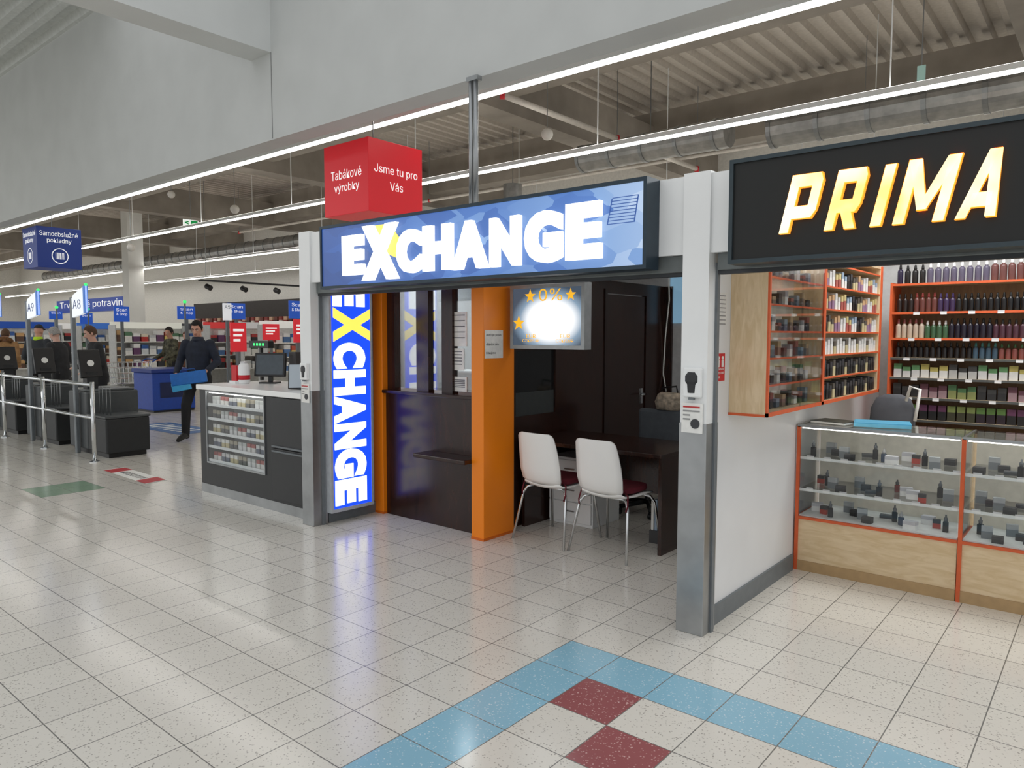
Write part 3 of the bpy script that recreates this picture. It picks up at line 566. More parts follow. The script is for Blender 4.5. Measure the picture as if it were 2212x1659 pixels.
wb=pk((238,238,236),(200,200,205),.075,.05,.055,'white_product_box'); bb_=pk((28,28,30),(52,52,54),.06,.05,.04,'black_product_box'); rb_=pk((176,56,40),(40,40,42),.045,.04,.055,'red_product_box'); gb_=pk((120,126,130),(170,174,176),.06,.03,.075,'grey_product_box'); fb_=pk((46,48,52),(70,74,78),.085,.05,.022,'flat_black_product_box')
lev=[(.79,'upper'),(.57,'middle'),(.386,'lower')]
for ci,(x0,x1,cn) in enumerate(((xa+.03,xb,'first'),(xb+.03,xb+.5,'second'))):
    for li,(z,ln) in enumerate(lev):
        n=14 if ci==0 else 7
        for i in range(n):
            x=x0+.055+i*(x1-x0-.12)/(n-.6)+random.uniform(-.006,.006); y=5.15+.075*((i*7+li*3)%4)
            k=(i*7+li*4+ci*3)%11
            if k in (0,5,9):
                q=dv[{0:0,5:1+i%2,9:0}[k]]; nm=dn[dv.index(q)]; put(q,(x,y,z),'%s vaping device on %s glass shelf of the %s display counter'%(nm,ln,cn),'%s devices on %s shelf, %s counter'%(nm,ln,cn),cat='vaping device',rz=random.uniform(-.4,.5))
            else:
                q,nm={1:(wb,'white'),2:(fb_,'flat black'),3:(bb_,'black'),4:(rb_,'red'),6:(bb_,'black'),7:(gb_,'grey'),8:(wb,'white'),10:(gb_,'grey')}[k]
                put(q,(x,y,z),'%s product box on %s glass shelf of the %s display counter'%(nm,ln,cn),'%s boxes on %s shelf, %s counter'%(nm,ln,cn),cat='box',rz=random.uniform(-.2,.3))
for ci,(x0,x1,cn) in enumerate(((xa+.03,xb,'first'),(xb+.03,xb+.5,'second'))):
    for z,ln in ((.79,'upper'),(.57,'middle')):
        for i in range(9 if ci==0 else 4):
            x=x0+.06+i*.108; put(tagp,(x,5.0945,z-.012),'small white price tag on %s rail of %s display counter'%(ln,cn),'price tags on %s rail, %s counter'%(ln,cn),cat='price tag')
Mf=Matrix.Translation((-1.22,5.34,1.0125))@Matrix.Rotation(.25,4,'Z'); Mg=Matrix.Translation((-1.52,5.33,1.0125))@Matrix.Rotation(-.2,4,'Z')
t=thing('paper_folder','light blue plastic folder lying on the glass counter','folder',(-1.22,5.34,1.0125)); b=B(); b.M=Mf; b.box(-.17,.17,-.11,.11,0,.022); b.build('cover',mat((110,194,226),.4),t); b=B(); b.M=Mf; b.box(-.165,.172,-.105,.105,.022,.028); b.build('top_sheet',mat((84,176,214),.4),t)
t=thing('magazine','dark magazine lying on counter left of blue folder','magazine',(-1.52,5.33,1.0125)); b=B(); b.M=Mg; b.box(-.12,.12,-.1,.1,0,.012); b.build('pages',PAPER,t); b=B(); b.M=Mg; b.box(-.121,.121,-.101,.101,.012,.016); b.build('cover',mat((62,66,60),.4,0,0,.3,30),t)
sx_,sy_=-1.33,6.12
t=thing('seller_chair','dark grey padded chair behind the glass display counter','chair',(sx_,sy_,0)); GF=mat((86,88,94),.8)
b=B(); b.loft([((sx_,sy_,.82),.13,.04),((sx_,sy_+.01,.95),.16,.05),((sx_,sy_+.02,1.06),.155,.05),((sx_,sy_+.03,1.14),.12,.045),((sx_,sy_+.03,1.17),.06,.03)],20); b.build('backrest',GF,t,smooth=True)
box('seat',GF,sx_-.2,sx_+.2,sy_-.1,sy_+.25,.6,.67,t,.02); b=B(); b.tube([(sx_,sy_+.02,.85),(sx_,sy_+.06,.62),(sx_,sy_+.1,.6)],.02); b.build('back_bar',BLACK,t); B().cyl((sx_,sy_+.08,.03),(sx_,sy_+.08,.6),.03).build('gas_column',BLACK,t); B().lathe((sx_,sy_+.08,0),[(.2,0),(.2,.015),(.04,.04)],18).build('base_disc',BLACK,t)
B().tube([(sx_+.1,sy_-.03,1.13),(sx_+.13,sy_-.05,1.24),(sx_+.19,sy_-.03,1.22),(sx_+.17,sy_,1.08),(sx_+.16,sy_-.02,.98)],.012).build('white_strap',PAPER,t,smooth=True)
# ---------------------------------------------------------------- tobacco counter
Yt=3.7; x0=PY(434,950,Yt)[0]; x1=-5.34
t=thing('tobacco_counter','anthracite tobacco counter with white top and lit display','counter',((x0+x1)/2,4.1,0)); AN=mat((36,38,41),.4)
gx0,gz1=PY(447,845,Yt); gx1,_=PY(570,850,Yt); _,gz0=PY(570,1022,Yt); gz1=1.04
b=B(); b.box(x0,gx0,Yt,4.5,.09,1.06).box(gx1,x1,Yt,4.5,.09,1.06).box(gx0,gx1,Yt,4.5,.09,gz0).box(gx0,gx1,Yt+.3,4.5,gz0,1.06).box(gx0,gx1,Yt,Yt+.3,gz1,1.06); b.build('body',AN,t)
box('display_back',mat((210,214,216),.5),gx0,gx1,Yt+.288,Yt+.2999,gz0,gz1,t)
box('counter_top',mat((246,247,246),.2,0,0,.01,4),x0-.02,x1,Yt-.03,4.55,1.06,1.11,t,.006); box('steel_plinth',STEEL,x0+.005,x1,Yt-.004,4.45,0,.09,t)
box('glass_front',GLASS,gx0,gx1,Yt-.006,Yt-.001,gz0,gz1,t)
b=B()
for q in ((gx0-.012,gx1+.012,gz0-.015,gz0),(gx0-.012,gx1+.012,gz1,gz1+.012),(gx0-.012,gx0,gz0,gz1),(gx1,gx1+.012,gz0,gz1)): b.box(q[0],q[1],Yt-.012,Yt,q[2],q[3])
b.build('display_frame',STEEL,t)
dxa,_=PY(590,950,Yt)
for z0_,z1_ in ((.12,.585),(.60,1.05)):
    d=box('door',AN,dxa,x1-.03,Yt-.02,Yt-.001,z0_,z1_,t,.003); box('handle',MGREY,dxa+.02,x1-.05,Yt-.032,Yt-.02,z1_-.03 if z0_<.3 else z0_+.0,z1_-.015 if z0_<.3 else z0_+.015,d)
hz=(gz1-gz0)/5
for k in range(5):
    z=gz0+hz*k; s=box('shelf',mat((220,224,226),.3),gx0,gx1,Yt+.01,Yt+.285,z,z+.008,t)
    box('price_strip',mat((225,228,230),.4),gx0,gx1,Yt+.004,Yt+.01,z,z+.028,s)
box('display_light',mat((255,252,245),.4,0,5),gx0,gx1,Yt+.02,Yt+.05,gz1-.012,gz1,t)
cig=[((232,230,226),(170,84,80)),((96,104,124),(214,214,214)),((208,194,150),(236,236,232)),((84,84,84),(168,160,140)),((226,226,226),(196,200,198))]
cl=['red topped','slate blue','gold','dark grey','plain white']
for k in range(5):
    z=gz0+hz*k+.008
    for i in range(13):
        q=(i//2+k)%5; x=gx0+.045+i*(gx1-gx0-.09)/12
        put(pk(cig[q][0],cig[q][1],.056,.024,.088,'cigarette_packet'),(x,Yt+.06,z),'%s cigarette packet on the %s shelf of the tobacco display'%(cl[q],ordn[k]),'%s packets on %s tobacco shelf'%(cl[q],ordn[k]),cat='packet')
zt=1.11
def TC(u,v,Y): return PY(u,v,Y)
x,_=TC(583,800,4.25)
t=thing('till_monitor','black till monitor on the white tobacco counter','monitor',(x,4.25,zt)); Ma=Matrix.Translation((x,4.25,zt))@Matrix.Rotation(.55,4,'Z'); b=B(); b.M=Ma; b.box(-.09,.09,-.07,.07,0,.015).box(-.02,.02,.0,.03,.015,.12); b.build('stand',BLACK,t)
R2=Matrix.Translation((x,4.25,zt+.07))@Matrix.Rotation(.55,4,'Z')@Matrix.Rotation(-.15,4,'X'); b=B(); b.M=R2; b.box(-.17,.17,-.02,.02,0,.25); b.build('case',BLACK,t,bev=.006); b=B(); b.M=R2; b.box(-.15,.15,-.023,-.0202,.02,.23); b.build('screen',mat((70,80,88),.15),t)
x,_=TC(527,800,4.05)
t=thing('white_canister','white canister with red panel on the tobacco counter','canister',(x,4.05,zt)); B().lathe((x,4.05,zt),[(.055,0),(.06,.01),(.06,.18),(.045,.2),(.03,.215)],18).build('tub',WHITE,t,smooth=True); B().lathe((x,4.05,zt),[(.034,.21),(.034,.23)],16).build('lid',mat((210,210,212),.4),t); B().lathe((x,4.05,zt),[(.0605,.04),(.0605,.09)],18).build('red_panel',RED,t,smooth=True)
x,_=TC(505,800,3.98)
t=thing('red_display_box','red card display standing beside the white canister','display',(x,3.98,zt)); box('card',RED,x-.05,x+.05,3.98,4.01,zt+.03,zt+.19,t); box('base',WHITE,x-.06,x+.06,3.96,4.03,zt,zt+.03,t)
x,_=TC(648,800,3.95)
t=thing('tablet_stand','black tablet on stand at counter end beside the post','tablet',(x,3.95,zt)); Mt=Matrix.Translation((x,3.95,zt))@Matrix.Rotation(.9,4,'Z')@Matrix.Rotation(-.35,4,'X'); b=B(); b.M=Mt; b.box(-.11,.11,-.008,.008,0.005,.25); b.build('case',BLACK,t,bev=.004)
b=B(); b.M=Mt; b.box(-.1,.1,-.0105,-.0082,.015,.24); b.build('screen',mat((150,160,168),.15,0,.3),t); box('foot',BLACK,x-.08,x+.08,3.92,4.06,zt,zt+.01,t)
x,_=TC(640,760,4.45); t=thing('dark_speaker','small dark loudspeaker standing behind the tablet','speaker',(x,4.45,zt)); box('cabinet',mat((58,54,54),.5),x-.06,x+.06,4.4,4.5,zt,zt+.33,t,.006); B().cyl((x,4.4,zt+.1),(x,4.395,zt+.1),.04,n=16).build('driver',BLACK,t)
x,_=TC(565,745,4.5); t=thing('customer_display','dark display bar with green digits behind the till','display',(x,4.5,zt)); box('pole',BLACK,x-.015,x+.015,4.48,4.51,zt,zt+.36,t); box('head',BLACK,x-.2,x+.2,4.46,4.53,zt+.36,zt+.44,t,.006)
for k in range(4): box('digit_bar',mat((60,230,120),.4,0,1.0),x-.1+.06*k,x-.065+.06*k,4.457,4.46,zt+.385,zt+.415,t)
def cube(u,vt,vb,Yc,m,label):
    x1,z1=PY(u,vt,Yc); _,z0=PY(u,vb,Yc); s=z1-z0; t=thing('hanging_cube_sign',label,'sign',(x1-s/2,Yc+s/2,z0)); box('box',m,x1-s,x1,Yc,Yc+s,z0,z1,t,.004)
    B().cyl((x1-s*.5,Yc+s*.5,z1),(x1-s*.5,Yc+s*.5,5.95),.006,n=6).build('hanging_wire',STEEL,t)
    return t,x1,z0,s
CR=mat((214,22,38),.4,0,.18); CB=mat((20,52,132),.4,0,.15); PW=mat((245,245,245),.5,0,.5)
t,x1,z0,s=cube(795,294,455,4.24,CR,'red hanging cube sign with white lettering above tobacco counter')
text(t,'lettering','Tabákové',(x1-s*.83,4.239,z0+s*.5),X_,Z_,s*.68,s*.13,PW,.002); text(t,'lettering','výrobky',(x1-s*.76,4.239,z0+s*.3),X_,Z_,s*.56,s*.14,PW,.002)
text(t,'lettering','Jsme tu pro',(x1+.001,4.24+s*.1,z0+s*.52),Y_,Z_,s*.8,s*.14,PW,.002); text(t,'lettering','Vás',(x1+.001,4.24+s*.38,z0+s*.33),Y_,Z_,s*.24,s*.12,PW,.002)
t,x1,z0,s=cube(78,487,577,4.18,CB,'blue hanging cube sign with barcode emblem above the self checkouts')
text(t,'lettering','Samoobslužné',(x1+.001,4.18+s*.06,z0+s*.78),Y_,Z_,s*.86,s*.12,PW,.002); text(t,'lettering','pokladny',(x1+.001,4.18+s*.22,z0+s*.6),Y_,Z_,s*.55,s*.13,PW,.002)
text(t,'lettering','Samoobslužné',(x1-s*.95,4.179,z0+s*.78),X_,Z_,s*.86,s*.12,PW,.002); text(t,'lettering','pokladny',(x1-s*.78,4.179,z0+s*.6),X_,Z_,s*.55,s*.13,PW,.002)
for fx in (0,1):
    b=B(); n=24
    for i in range(n):
        a0=2*PI*i/n;a1=2*PI*(i+1)/n
        q=[(.19*math.cos(a0),.19*math.sin(a0)),(.19*math.cos(a1),.19*math.sin(a1)),(.17*math.cos(a1),.17*math.sin(a1)),(.17*math.cos(a0),.17*math.sin(a0))]
        if fx: b.add([(x1+.002,4.18+s*.5+p[0]*s,z0+s*.3+p[1]*s) for p in q],[(0,1,2,3)])
        else: b.add([(x1-s*.5+p[0]*s,4.178,z0+s*.3+p[1]*s) for p in q],[(0,1,2,3)])
    for i in range(7):
        o_=-.1+.03*i; w_=.02 if i%2 else .01
        if fx: b.box(x1+.001,x1+.003,4.18+s*.5+o_*s,4.18+s*.5+(o_+w_)*s,z0+s*.22,z0+s*.38)
        else: b.box(x1-s*.5+o_*s,x1-s*.5+(o_+w_)*s,4.177,4.179,z0+s*.22,z0+s*.38)
    b.build('barcode_emblem',PW,t)
# ---------------------------------------------------------------- self checkouts
ax=-10.08; ay0=3.86
def kiosk(x1,y0,y1,label):
    t=thing('self_checkout',label,'self checkout',(x1-.6,(y0+y1)/2,0)); DK=mat((38,40,42),.5); DG=mat((72,76,78),.45)
    box('bagging_box',DK,x1-.6,x1,y0,y1,.06,.52,t,.02); box('bagging_rim',DG,x1-.61,x1+.01,y0-.01,y1+.01,.52,.55,t,.008); box('plinth',BLACK,x1-1.2,x1-.04,y0+.04,y1-.04,0,.06,t)
    box('cabinet',DG,x1-1.25,x1-.61,y0,y1+.12,.06,.84,t,.02); box('scanner_bed',mat((96,100,102),.35,.4),x1-1.22,x1-.64,y0+.04,y1+.08,.84,.87,t,.01)
    box('terminal_column',DK,x1-.98,x1-.84,y0+.1,y0+.24,.87,1.1,t)
    Rm=Matrix.Translation((x1-.86,y0+.17,1.02))@Matrix.Rotation(-.3,4,'Y'); b=B(); b.M=Rm; b.box(-.03,.03,-.14,.14,0,.4); sc=b.build('screen',BLACK,t,bev=.012)
    b=B(); b.M=Rm; b.cyl((.031,0,.2),(.035,0,.2),.045,n=18); b.build('round_sticker',PAPER,sc)
    b=B()
    for k in range(4): b.tube([(x1-.5+.12*k,y0+.12,.55),(x1-.5+.12*k,y0+.12,.92),(x1-.5+.12*k,y0+.36,.92)],.006)
    b.tube([(x1-.5,y0+.12,.9),(x1-.14,y0+.12,.9)],.006); b.build('bag_rack',STEEL,t,smooth=True); return t
def flag(x,y,no,label):
    t=thing('checkout_number_post',label,'sign post',(x,y,0)); box('pole',mat((120,126,130),.4,.4),x-.035,x+.035,y-.025,y+.025,0,2.12,t,.008)
    b=B(); b.prism([(x-.0,1.84),(x+.02,2.1),(x+.08,2.15),(x+.48,2.26),(x+.48,1.9)],1,y-.02,y+.02); p=b.build('number_panel',mat((232,238,246),.4,0,.6),t,bev=.008)
    b=B(); b.prism([(x+.43,1.895),(x+.43,2.248),(x+.48,2.26),(x+.48,1.9)],1,y-.023,y+.023); b.build('blue_edge',mat((80,130,210),.4,0,.3),p)
    text(p,'number',no,(x+.07,y-.021,1.96),X_,Z_,.27,.12,mat((40,70,140),.5),.001)
    B().sph((x+.48,y,2.27),.02,n=10,m=6).build('status_lamp',mat((60,240,110),.4,0,1.2),t,smooth=True)
fx=-10.92; pitch=1.77
kn=['nearest','second nearest','farthest']
for k,no in enumerate(('A8','A9','A10')):
    kiosk(ax-pitch*k,ay0,ay0+.56,'dark grey self checkout unit, %s to the tobacco counter'%kn[k] if k<2 else 'dark grey self checkout unit cut by left picture edge'); flag(fx-pitch*k-.02,3.82,no,'grey post with lit number panel reading %s'%no)
rx,ry=G(205,998); ry=min(ry,3.745)
t=thing('chrome_railing','low chrome railing with two rails before the self checkouts','railing',(rx-4,ry,0))
for k in range(6):
    x=rx-1.75*k; p=B().cyl((x,ry,0),(x,ry,1.02),.026,n=14).build('railing_post',CHROME,t,smooth=True); B().lathe((x,ry,0),[(.06,0),(.06,.012),(.03,.02)],16).build('foot_plate',CHROME,p)
for z in (.98,.56): B().cyl((rx,ry,z),(rx-8.75,ry,z),.019,n=12).build('rail',CHROME,t,smooth=True)
c=[G(*p) for p in ((222,1016),(268,1010),(360,1037),(315,1046))]
t=thing('floor_sticker','white and red floor sticker before the checkout railing','floor sticker',(sum(p[0] for p in c)/4,sum(p[1] for p in c)/4,0))
def lerp(p,q,k): return (p[0]+(q[0]-p[0])*k,p[1]+(q[1]-p[1])*k)
def quad(cs,z): return [(p[0],p[1],z) for p in cs]
B().add(quad([c[0],c[3],c[2],c[1]],.003),[(0,1,2,3)]).build('white_sheet',PAPER,t)
for k0,k1 in ((0.02,.22),(.78,.98)): B().add(quad([lerp(c[0],c[3],k0),lerp(c[0],c[3],k1),lerp(c[1],c[2],k1),lerp(c[1],c[2],k0)],.004),[(0,1,2,3)]).build('red_end',mat((190,60,66),.5),t)
e1=(Vector((*c[3],0))-Vector((*c[0],0))); e2=(Vector((*c[1],0))-Vector((*c[0],0))); L1=e1.length; L2=e2.length; e1.normalize(); e2=Z_.cross(e1)
text(t,'lettering','ROZESTUPY',Vector((*c[0],.0035))+e1*L1*.26+e2*L2*.3,e1,e2,L1*.48,L2*.35,TXT,.001)
gx,gy=G(375,925); t=thing('floor_graphic','blue floor graphic with white strokes behind the walking man','floor sticker',(gx,gy,0)); box('sheet',mat((60,110,170),.4),gx-.9,gx+.9,gy-.35,gy+.35,.001,.004,t)
for k in range(6): box('stroke',PAPER,gx-.7+.24*k,gx-.6+.24*k,gy-.2,gy+.2,.004,.005,t)
# ---------------------------------------------------------------- store background
def gondola(x,y,L,label,hd):
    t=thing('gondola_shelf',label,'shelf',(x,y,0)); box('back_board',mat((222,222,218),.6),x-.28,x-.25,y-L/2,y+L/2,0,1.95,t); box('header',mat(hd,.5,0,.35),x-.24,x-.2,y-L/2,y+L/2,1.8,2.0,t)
    for z in (.15,.6,1.0,1.4): box('shelf_board',mat((232,232,228),.5),x-.25,x+.2,y-L/2,y+L/2,z-.03,z,t)
    for s in (-1,1): box('end_panel',mat((200,202,202),.5),x-.28,x+.2,y+s*L/2,y+s*(L/2+.03),0,1.9,t)
pc=[((196,60,56),(230,220,200)),((224,200,120),(200,90,70)),((84,120,170),(235,235,235)),((235,235,230),(90,130,100)),((96,70,56),(200,160,110)),((220,226,230),(60,100,170)),((110,70,110),(240,240,240)),((50,52,58),(180,60,60)),((236,236,234),(200,204,206))]
gs=[(40,22),(110,25),(180,28.5),(248,25),(325,23),(372,27),(455,26),(520,23),(590,23),(645,21)]
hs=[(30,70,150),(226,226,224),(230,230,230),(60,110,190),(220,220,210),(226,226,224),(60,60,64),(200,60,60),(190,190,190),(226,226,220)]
where=['behind the farthest checkout','behind the person in the neon collar','behind the grey haired shopper','behind the young man at the checkout','behind the man in camouflage','left behind the walking man','right behind the walking man','beyond the white canister','beyond the till monitor','beyond the tablet']
for k,(u,d) in enumerate(gs):
    x,y=DD(u,d); gondola(x,y,2.2,'grocery shelf unit %s'%where[k],hs[k])
    for z in (.6,1.0,1.4):
        for i in range(9):
            q=pc[(i*3+k+int(z*10))%9] if i%2 else pc[(i+k)%9]
            put(pk(q[0],q[1],.28,.2,(.3,.2,.26,.34,.24)[(i*2+k+int(z*10))%5],'grocery_box'),(x+.02,y-.97+i*.242,z),'colourful grocery box on the shelf unit %s'%where[k],'grocery boxes %s'%where[k],cat='grocery box')
t=thing('dark_wall_unit','long dark wall unit with lit shelves far behind till monitor','shelf',(-25.2,14.8,0)); box('carcass',mat((60,56,54),.6),-29,-21.4,14.6,14.98,0,2.85,t)
for z in (.9,1.4,1.9):
    s=box('lit_shelf',mat((255,190,150),.5,0,.8),-28.8,-21.6,14.55,14.6,z,z+.05,t)
for k in range(24):
    for z in (.95,1.45,1.95): put(pk(*[((150,50,46),(220,180,150)),((60,44,40),(120,60,50)),((230,220,210),(150,60,54))][(k+int(z*2))%3],.2,.08,.3,'wall_unit_box'),(-28.6+k*.3,14.505,z+.0),'small lit product on the dark wall unit in its %s row'%{.95:'lower',1.45:'middle',1.95:'upper'}[z],'products on %s row of dark wall unit'%{.95:'lower',1.45:'middle',1.95:'upper'}[z],cat='product')
for z in (.95,1.45,1.95): box('product_ledge',mat((70,66,64),.6),-28.8,-21.6,14.44,14.55,z-.05,z,t)
x0,z1=PY(122,646,14.95); x1,_=PY(280,646,14.95); _,z1=PY(200,645,14.95); _,z0=PY(200,673,14.95)
t=thing('wall_lettering_sign','long blue wall sign with white lettering on far wall','sign',((x0+x1)/2,14.95,z0))
box('board',mat((40,66,146),.5,0,.35),x0,x1,14.95,14.999,z0,z1,t); text(t,'lettering','Trvanlivé potraviny',(x0+.5,14.949,z0+(z1-z0)*.22),X_,Z_,(x1-x0)*.92,(z1-z0)*.66,PW,.003)
x,y=DD(292,24); t=thing('store_column','white square column rising behind the checkouts','column',(x,y,0)); box('shaft',mat((240,240,236),.5,0,0,.02,3),x-.24,x+.24,y-.24,y+.24,0,5.9,t); box('kick_plate',MGREY,x-.25,x+.25,y-.25,y+.25,0,.3,t)
def tsign(u,v0,v1,w,d,m,lines,label,pole=True):
    r0=ray(u,v0)*d+CP; r1=ray(u,v1)*d+CP; x,y=r0.x,r0.y; t=thing('aisle_sign',label,'sign',(x,y,0)); box('board',m,x-.02,x+.02,y-w/2,y+w/2,r1.z,r0.z,t,.006)
    for k,l in enumerate(lines): text(t,'lettering',l,(x+.021,y-w*.35,r0.z-(r0.z-r1.z)*(.32+.3*k)),Y_,Z_,w*.7,(r0.z-r1.z)*.2,PW if m is not LITE else TXT,.002)
    if not lines:
        for k in range(3): box('white_stripe',PW,x+.0201,x+.023,y-w*.34,y+w*(.34-.12*k),r0.z-(r0.z-r1.z)*(.3+.17*k),r0.z-(r0.z-r1.z)*(.22+.17*k),t)
    box('pole',MGREY,x-.03,x+.03,y-.03,y+.03,0,r1.z,t)
LITE=mat((232,236,242),.4,0,.4)
SB=mat((30,80,180),.4,0,.4); SR=mat((214,40,52),.4,0,.35)
tsign(402,662,690,.42,17,SB,['Scan','& Shop'],'blue scanning sign above the walking man'); tsign(510,655,690,.44,17,SB,['Scan','& Shop'],'blue scanning sign right of the walking man'); tsign(641,650,688,.4,16,SB,['Scan','& Shop'],'blue scanning sign beside the facade post')
tsign(262,662,695,.36,18,SB,['Scan','& Shop'],'blue scanning sign by the white column'); tsign(490,655,692,.2,16.5,LITE,['A5'],'pale number sign beside the blue scanning sign'); tsign(186,676,700,.3,19,SB,['Scan'],'small blue sign above the young shopper'); tsign(120,672,690,.3,18.5,SB,['Scan'],'small blue sign between the number posts')
tsign(514,697,760,.36,15.5,SR,[],'red panel below the scanning sign by walking man'); tsign(650,690,740,.36,15,SR,[],'red panel below the scanning sign by the post'); tsign(585,700,735,.5,20,SR,[],'red promotional panel behind the till monitor')
for k,(u,v,d) in enumerate(((399,652,16.5),(122,664,18),(190,668,18.3))):
    r=ray(u,v)*d+CP; t=thing('checkout_lamp','green status lamp %s'%['above the walking man','between the number posts','behind the A8 post'][k],'lamp',(r.x,r.y,0)); B().sph((r.x,r.y,r.z),.04,n=10,m=6).build('bulb',mat((60,220,110),.4,0,1.0),t,smooth=True); B().cyl((r.x,r.y,0),(r.x,r.y,r.z),.02,n=8).build('pole',MGREY,t)
x,y=G(352,886); t=thing('blue_service_counter','bright blue service counter left of the walking man','counter',(x,y,0)); box('body',mat((28,72,172),.4),x-.45,x+.45,y-.4,y+.5,.04,.82,t,.02); box('top_rim',mat((20,52,136),.4),x-.48,x+.48,y-.43,y+.53,.82,.9,t,.015); box('recess',mat((12,30,80),.5),x+.451,x+.455,y-.25,y+.3,.3,.62,t); box('plinth',BLACK,x-.43,x+.43,y-.38,y+.48,0,.04,t)
x,y=G(282,874); tx,ty=x,y; t=thing('shopping_trolley','wire shopping trolley pushed by the man in camouflage','trolley',(x,y,0)); b=B()
x0,x1,y0,y1=x-.27,x+.27,y-.45,y+.4
for z,s in ((.5,.82),(.62,.87),(.74,.92),(.86,.96),(.98,1)):
    q=[(x+(p-x)*s,y+(r-y)*s,z) for p,r in ((x0,y0),(x1,y0),(x1,y1),(x0,y1),(x0,y0))]; b.tube(q,.007,6)
for i in range(9):
    k=i/8
    for yy in (y0,y1): b.tube([(x+(x0+(x1-x0)*k-x)*.82,y+(yy-y)*.82,.5),(x0+(x1-x0)*k,yy,.98)],.005,5)
    for xx in (x0,x1): b.tube([(x+(xx-x)*.82,y+(y0+(y1-y0)*k-y)*.82,.5),(xx,y0+(y1-y0)*k,.98)],.005,5)
    b.tube([(x+(x0+(x1-x0)*k-x)*.82,y+(y0-y)*.82,.5),(x+(x0+(x1-x0)*k-x)*.82,y+(y1-y)*.82,.5)],.005,5)
b.build('wire_basket',CHROME,t); B().tube([(x0,y1,.98),(x0,y1+.1,1.04),(x1,y1+.1,1.04),(x1,y1,.98)],.015).build('handle',mat((30,80,170),.4),t,smooth=True)
b=B()
for xx in (x-.22,x+.22): b.tube([(xx,y-.4,.12),(xx,y+.42,.14),(xx,y+.42,.55)],.013)
b.build('chassis',CHROME,t,smooth=True)
for xx in (x-.22,x+.22):
    for yy in (y-.38,y+.38): B().cyl((xx-.015,yy,.06),(xx+.015,yy,.06),.06,n=14).build('wheel',BLACK,t)
# ---------------------------------------------------------------- ceiling things
def led(Y,z,xa,xb,label,w=.045):
    t=thing('linear_light',label,'ceiling light',((xa+xb)/2,Y,z)); box('housing',WHITE,xa,xb,Y-w,Y+w,z,z+.05,t); box('diffuser',LED,xa,xb,Y-w*.85,Y+w*.85,z-.012,z,t); box('uplight_fill',UPFILL,xa,xb,Y-w*.8,Y+w*.8,z+.05,z+.054,t)  # upward glowing strip is an addition that brightens the ceiling deck
    x=xb-1.6; k=0
    while x>xa and k<9: B().cyl((x,Y,z+.05),(x,Y,5.9),.007,n=6).build('suspension_rod',WHITE,t); x-=3.1; k+=1
led(5.01,3.77,-50,3,'continuous bright light strip nearest the grey upper wall'); led(7.30,3.77,-50,3,'second bright light strip behind the red cube sign',.05); led(10.86,3.77,-50,2,'third bright light strip deeper in the store',.06); led(13.96,3.77,-50,0,'farthest bright light strip before the back wall',.06)
ALU=mat((178,178,176),.35,.7,0,.12,8)
def duct(p,q,r,label):
    p=Vector(p);q=Vector(q); t=thing('spiral_duct',label,'duct',(p+q)/2-Vector((0,0,r))); B().cyl(p,q,r,n=24).build('pipe',ALU,t,smooth=False)
    d=(q-p).normalized(); n=int((q-p).length/.55)
    for k in range(n+1): c=p+d*(k*.55); B().cyl(c,c+d*.05,r+.012,n=24).build('collar',STEEL,t)
    m=(p+q)/2; B().cyl((m.x,m.y,m.z+r),(m.x,m.y,5.9),.008,n=6).build('hanger_rod',STEEL,t)
duct((-3.4,9.0,4.1),(2,9.0,4.1),.2,'silver spiral duct at upper right behind the shop sign')
duct((-6.6,9.6,4.35),(-4.2,9.6,4.35),.2,'short silver duct left of the long duct')
duct((-8.5,10.2,2.9),(-8.5,10.2,4.3),.17,'vertical silver duct behind the red cube sign')
duct((-40,12.9,4.4),(-12,12.9,4.4),.22,'long silver duct deep in the store')
def pipe(pts,r,m,label):
    t=thing('ceiling_pipe',label,'pipe',pts[0]); B().tube(pts,r,10).build('tube',m,t,smooth=True)
    for k in range(len(pts)):
        p=pts[k]; B().cyl((p[0],p[1],p[2]),(p[0],p[1],5.9),.006,n=6).build('hanger',STEEL,t)
        B().cyl((p[0]-.02,p[1]-.02,p[2]),(p[0]+.02,p[1]+.02,p[2]),r*1.3,n=10).build('coupling',RED,t)
PP=mat((215,208,198),.5)
a=G(1085,205,4.5); c=G(1505,365,4.5); pipe([(a[0],a[1],4.5),((a[0]+c[0])/2,(a[1]+c[1])/2,4.5),(c[0],c[1],4.5)],.04,PP,'pale sprinkler pipe crossing behind the light strips')
pipe([(-20,11.5,4.6),(-12,11.5,4.6),(-3,11.5,4.6)],.03,PP,'thin pale pipe running along the store ceiling'); pipe([(-6,6.6,4.85),(-2,6.6,4.85),(1.5,6.6,4.85)],.028,mat((130,122,114),.6),'thin grey pipe under the corrugated deck at upper right')
def globe(u,v,d,label,r=.07):
    p=ray(u,v)*d+CP; t=thing('ceiling_globe',label,'lamp',p); B().sph(p,r,n=16,m=10).build('ball',mat((232,228,220),.4),t,smooth=True); B().cyl((p.x,p.y,p.z+r),(p.x,p.y,5.9),.005,n=6).build('wire',STEEL,t)
globe(1182,290,8.5,'white globe hanging right of the steel hanger post'); globe(507,452,13,'white globe hanging left of the red cube sign',.08); globe(283,535,13,'white bell lamp hanging above the white column',.07); globe(370,420,12,'white ceiling dome nearer the grey upper wall',.06)
